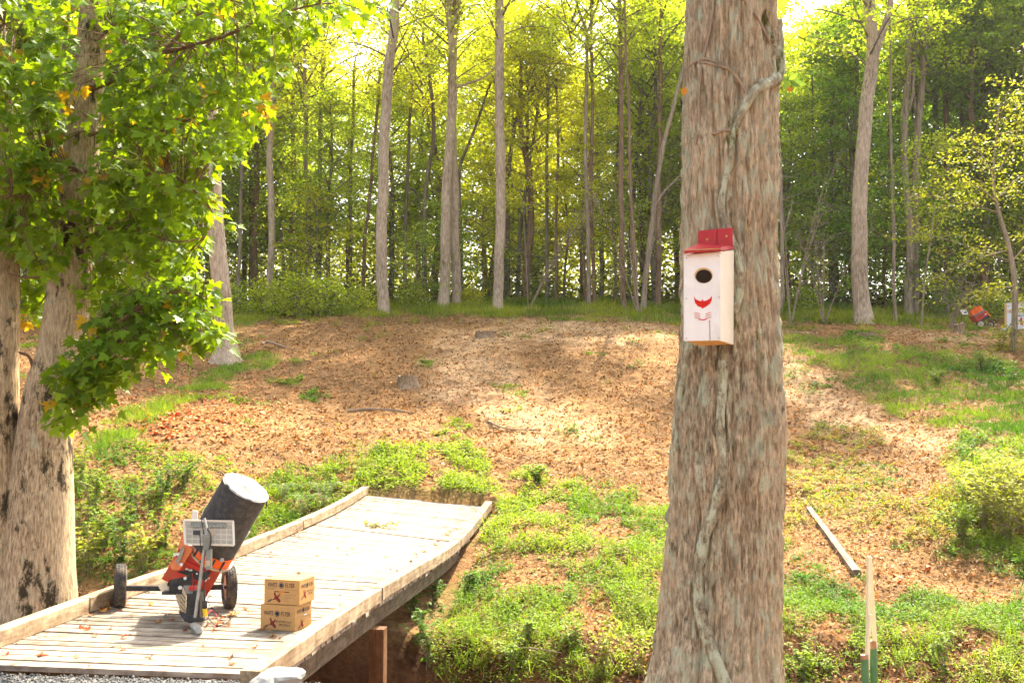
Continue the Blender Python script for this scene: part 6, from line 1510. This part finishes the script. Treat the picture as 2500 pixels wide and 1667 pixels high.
# fern-like sumac beside the left kerb
def frond_plant(px, py, hpx, label, seed):
    b = ground_at(px, py, 8.5); rs = np.random.default_rng(seed); h = hpx / F * b[1]; root = empty('fern', b, label, 'fern', 'ferns beside the left kerb'); parts, lp_, ld_, ll_ = [], [], [], []
    for i in range(11):
        az = i * 2.4 + rs.normal(0, .3); o2 = A([math.cos(az), math.sin(az), 0]); s = spline([A([0, 0, 0.]), o2 * h * .35 + A([0, 0, h * .75]), o2 * h * .9 + A([0, 0, h * .6])], 6); parts.append(tube_np(s, np.linspace(.006, .002, len(s)), 4)); sd = A([-o2[1], o2[0], 0])
        for k_ in range(4, len(s)):
            for sg_ in (-1, 1): lp_.append(s[k_]); ld_.append(sd * sg_ + o2 * .35 - A([0, 0, .15])); ll_.append(.13 * (1.25 - k_ / len(s)))
    V, Fc = merge(parts); link('stem', np_mesh('stem', V, Fc, None, True), M['twig'], root); n = len(lp_)
    link('fronds', np_mesh('fronds', leafquads(A(lp_), A(ld_), norm(A([0, 0, 1]) + rs.normal(0, .15, (n, 3))), A(ll_), A(ll_) * .3), quadfaces(n), np.repeat(A([.10, .19, .03]) * rs.uniform(.8, 1.3, (n, 1)), 4, 0)), M['weed'], root)
frond_plant(790, 1240, 80, 'feathery fern beside the left kerb near the far end', 1); frond_plant(740, 1262, 70, 'second feathery fern left of the first by the kerb', 2); frond_plant(690, 1225, 55, 'small fern behind the black hopper top', 3)

# ------------------------------------------------------------------ broken clay targets
def shard_mesh(seed):
    rs = np.random.default_rng(seed); n = 10; a0 = rs.uniform(2.2, 5.5); V = [(0, 0, .022)]
    for i in range(n):
        a = a0 * i / (n - 1); r = 1 + rs.normal(0, .08); V.append((math.cos(a) * r * .055, math.sin(a) * r * .055, rs.normal(0, .003)))
    V = A(V + [(x, y, z - .006) for x, y, z in V]); m = n + 1
    Fc = [(0, i, i + 1) for i in range(1, n)] + [(m, m + i + 1, m + i) for i in range(1, n)]
    me = np_mesh('clay_shard', V, A(Fc), np.tile(A([.85, .17, .02]), (len(V), 1)) * rs.uniform(.8, 1.1)); me.materials.append(M['clay']); return me
shm = [shard_mesh(i) for i in range(6)]
def shards(pts, label, group, size=(.8, 1.4)):
    for x, y in pts:
        b = ground_at(x, y, 9); o = bpy.data.objects.new('clay_shard', random.choice(shm)); C.objects.link(o); o.location = b + A([0, 0, .02]); s = random.uniform(*size); o.scale = (s, s, s); o.rotation_euler = (random.gauss(0, .5), random.gauss(0, .5), random.uniform(0, 6)); tag(o, label, 'clay shard', group)
shards([(random.gauss(450, 75), random.gauss(1030, 28)) for _ in range(60)], 'orange broken clay target on the slope above the black hopper', 'clay shards above the hopper', (1.1, 1.7))
shards([(random.uniform(330, 420), random.uniform(1020, 1100)) for _ in range(16)], 'orange clay shard at the brow of the left bank', 'clay shards on the left brow')
shards([(2190, 1410), (2195, 1418), (2185, 1420), (2205, 1405), (2200, 1424), (2262, 1395), (2270, 1390)], 'orange clay shard on the litter below the right bank', 'clay shards below the right bank', (1.0, 1.5))
shards([(1942, 1310), (2104, 1320), (2120, 1326), (2278, 1217), (2254, 1234)], 'orange clay shard in the dry grass of the right bank', 'clay shards in the dry grass', (1.0, 1.5))
shards([(2042, 1402), (2008, 1508)], 'orange clay shard just below the grey log', 'clay shards by the log', (1.0, 1.5))
n = 1300; px_ = np.where(rng.random(n) < .6, rng.normal(500, 110, n), rng.uniform(500, 1150, n)); py_ = np.where(px_ < 640, rng.normal(1020, 42, n), rng.uniform(790, 1050, n)); V_, F_, c_ = [], [], []
for i in range(n):
    if px_[i] < 320 or py_[i] > 1085 - max(0, (420 - px_[i])) * .1 or py_[i] < 800: continue
    if i % 3 and px_[i] > 640: continue
    b = ground_at(px_[i], py_[i], 15); s_ = random.uniform(.02, .055); a = random.uniform(0, 6.28)
    o = len(V_); V_ += [b + A([math.cos(a + t) * s_, math.sin(a + t) * s_, .02 + random.uniform(0, .03)]) for t in (0, 1.7, 3.3, 4.7)]; F_.append((o, o + 1, o + 2, o + 3)); c_ += [A([.88, .20, .03]) * random.uniform(.7, 1.1)] * 4
tag(link('clay_crumbs', np_mesh('clay_crumbs', A(V_), A(F_), A(c_)), M['clay']), 'orange crumbs of broken clay targets strewn over the left slope', 'clay crumbs', kind='stuff')

# ------------------------------------------------------------------ sticks and hanging roots
def stick(pts, r, label, name='fallen_stick', off=.02):
    W = [ground_at(x, y, 8.5) + A([0, 0, off + z]) for x, y, z in pts]; o = MB().tube(spline(W, 5), np.linspace(r, r * .4, len(W) * 5), 6).build(name, M['twig'], None, True, origin=W[0]); tag(o, label, 'stick')
stick([(850, 1005, 0), (900, 1003, .02), (960, 1006, .03), (1000, 1010, 0)], .05, 'dark fallen branch on the slope below the broad stump')
stick([(1190, 1030, 0), (1240, 1052, .03), (1320, 1050, .0)], .03, 'thin pale branch lying mid slope')
stick([(1190, 1555, .05), (1260, 1550, .12), (1330, 1575, .1)], .012, 'bare stem across the weeds of the near bank')
stick([(1215, 1632, .1), (1270, 1612, .12), (1370, 1618, .1)], .014, 'dead twig arching over the ditch edge')
stick([(1460, 1580, .0), (1475, 1620, .2), (1500, 1650, .1)], .012, 'pale dry stalk left of the bird box trunk')
stick([(1890, 812, 0), (1940, 815, .02), (1985, 814, 0)], .07, 'fallen limb on the crest right of the bird box trunk')
stick([(640, 842, 0), (655, 838, .03), (700, 850, 0)], .06, 'dark stick on the slope right of the left oak')

# ================================================================== air: faint sunlit haze between the viewer and the far wood
hz = MB().obox((0, 200, 21.25), (330, 0, 0), (0, 265, 0), (0, 0, 24.75)).build('haze', None, None)
hm = bpy.data.materials.new('haze_air'); hm.use_nodes = True; hm.node_tree.nodes.clear()
ho = hm.node_tree.nodes.new('ShaderNodeOutputMaterial'); hv = hm.node_tree.nodes.new('ShaderNodeVolumePrincipled')
hv.inputs['Color'].default_value = (1.0, .98, .93, 1); hv.inputs['Density'].default_value = .0002; hv.inputs['Anisotropy'].default_value = .25
hm.node_tree.links.new(hv.outputs[0], ho.inputs['Volume']); hz.data.materials.append(hm)
tag(hz, 'faint sunlit haze in the air before the wood', 'haze', kind='stuff')
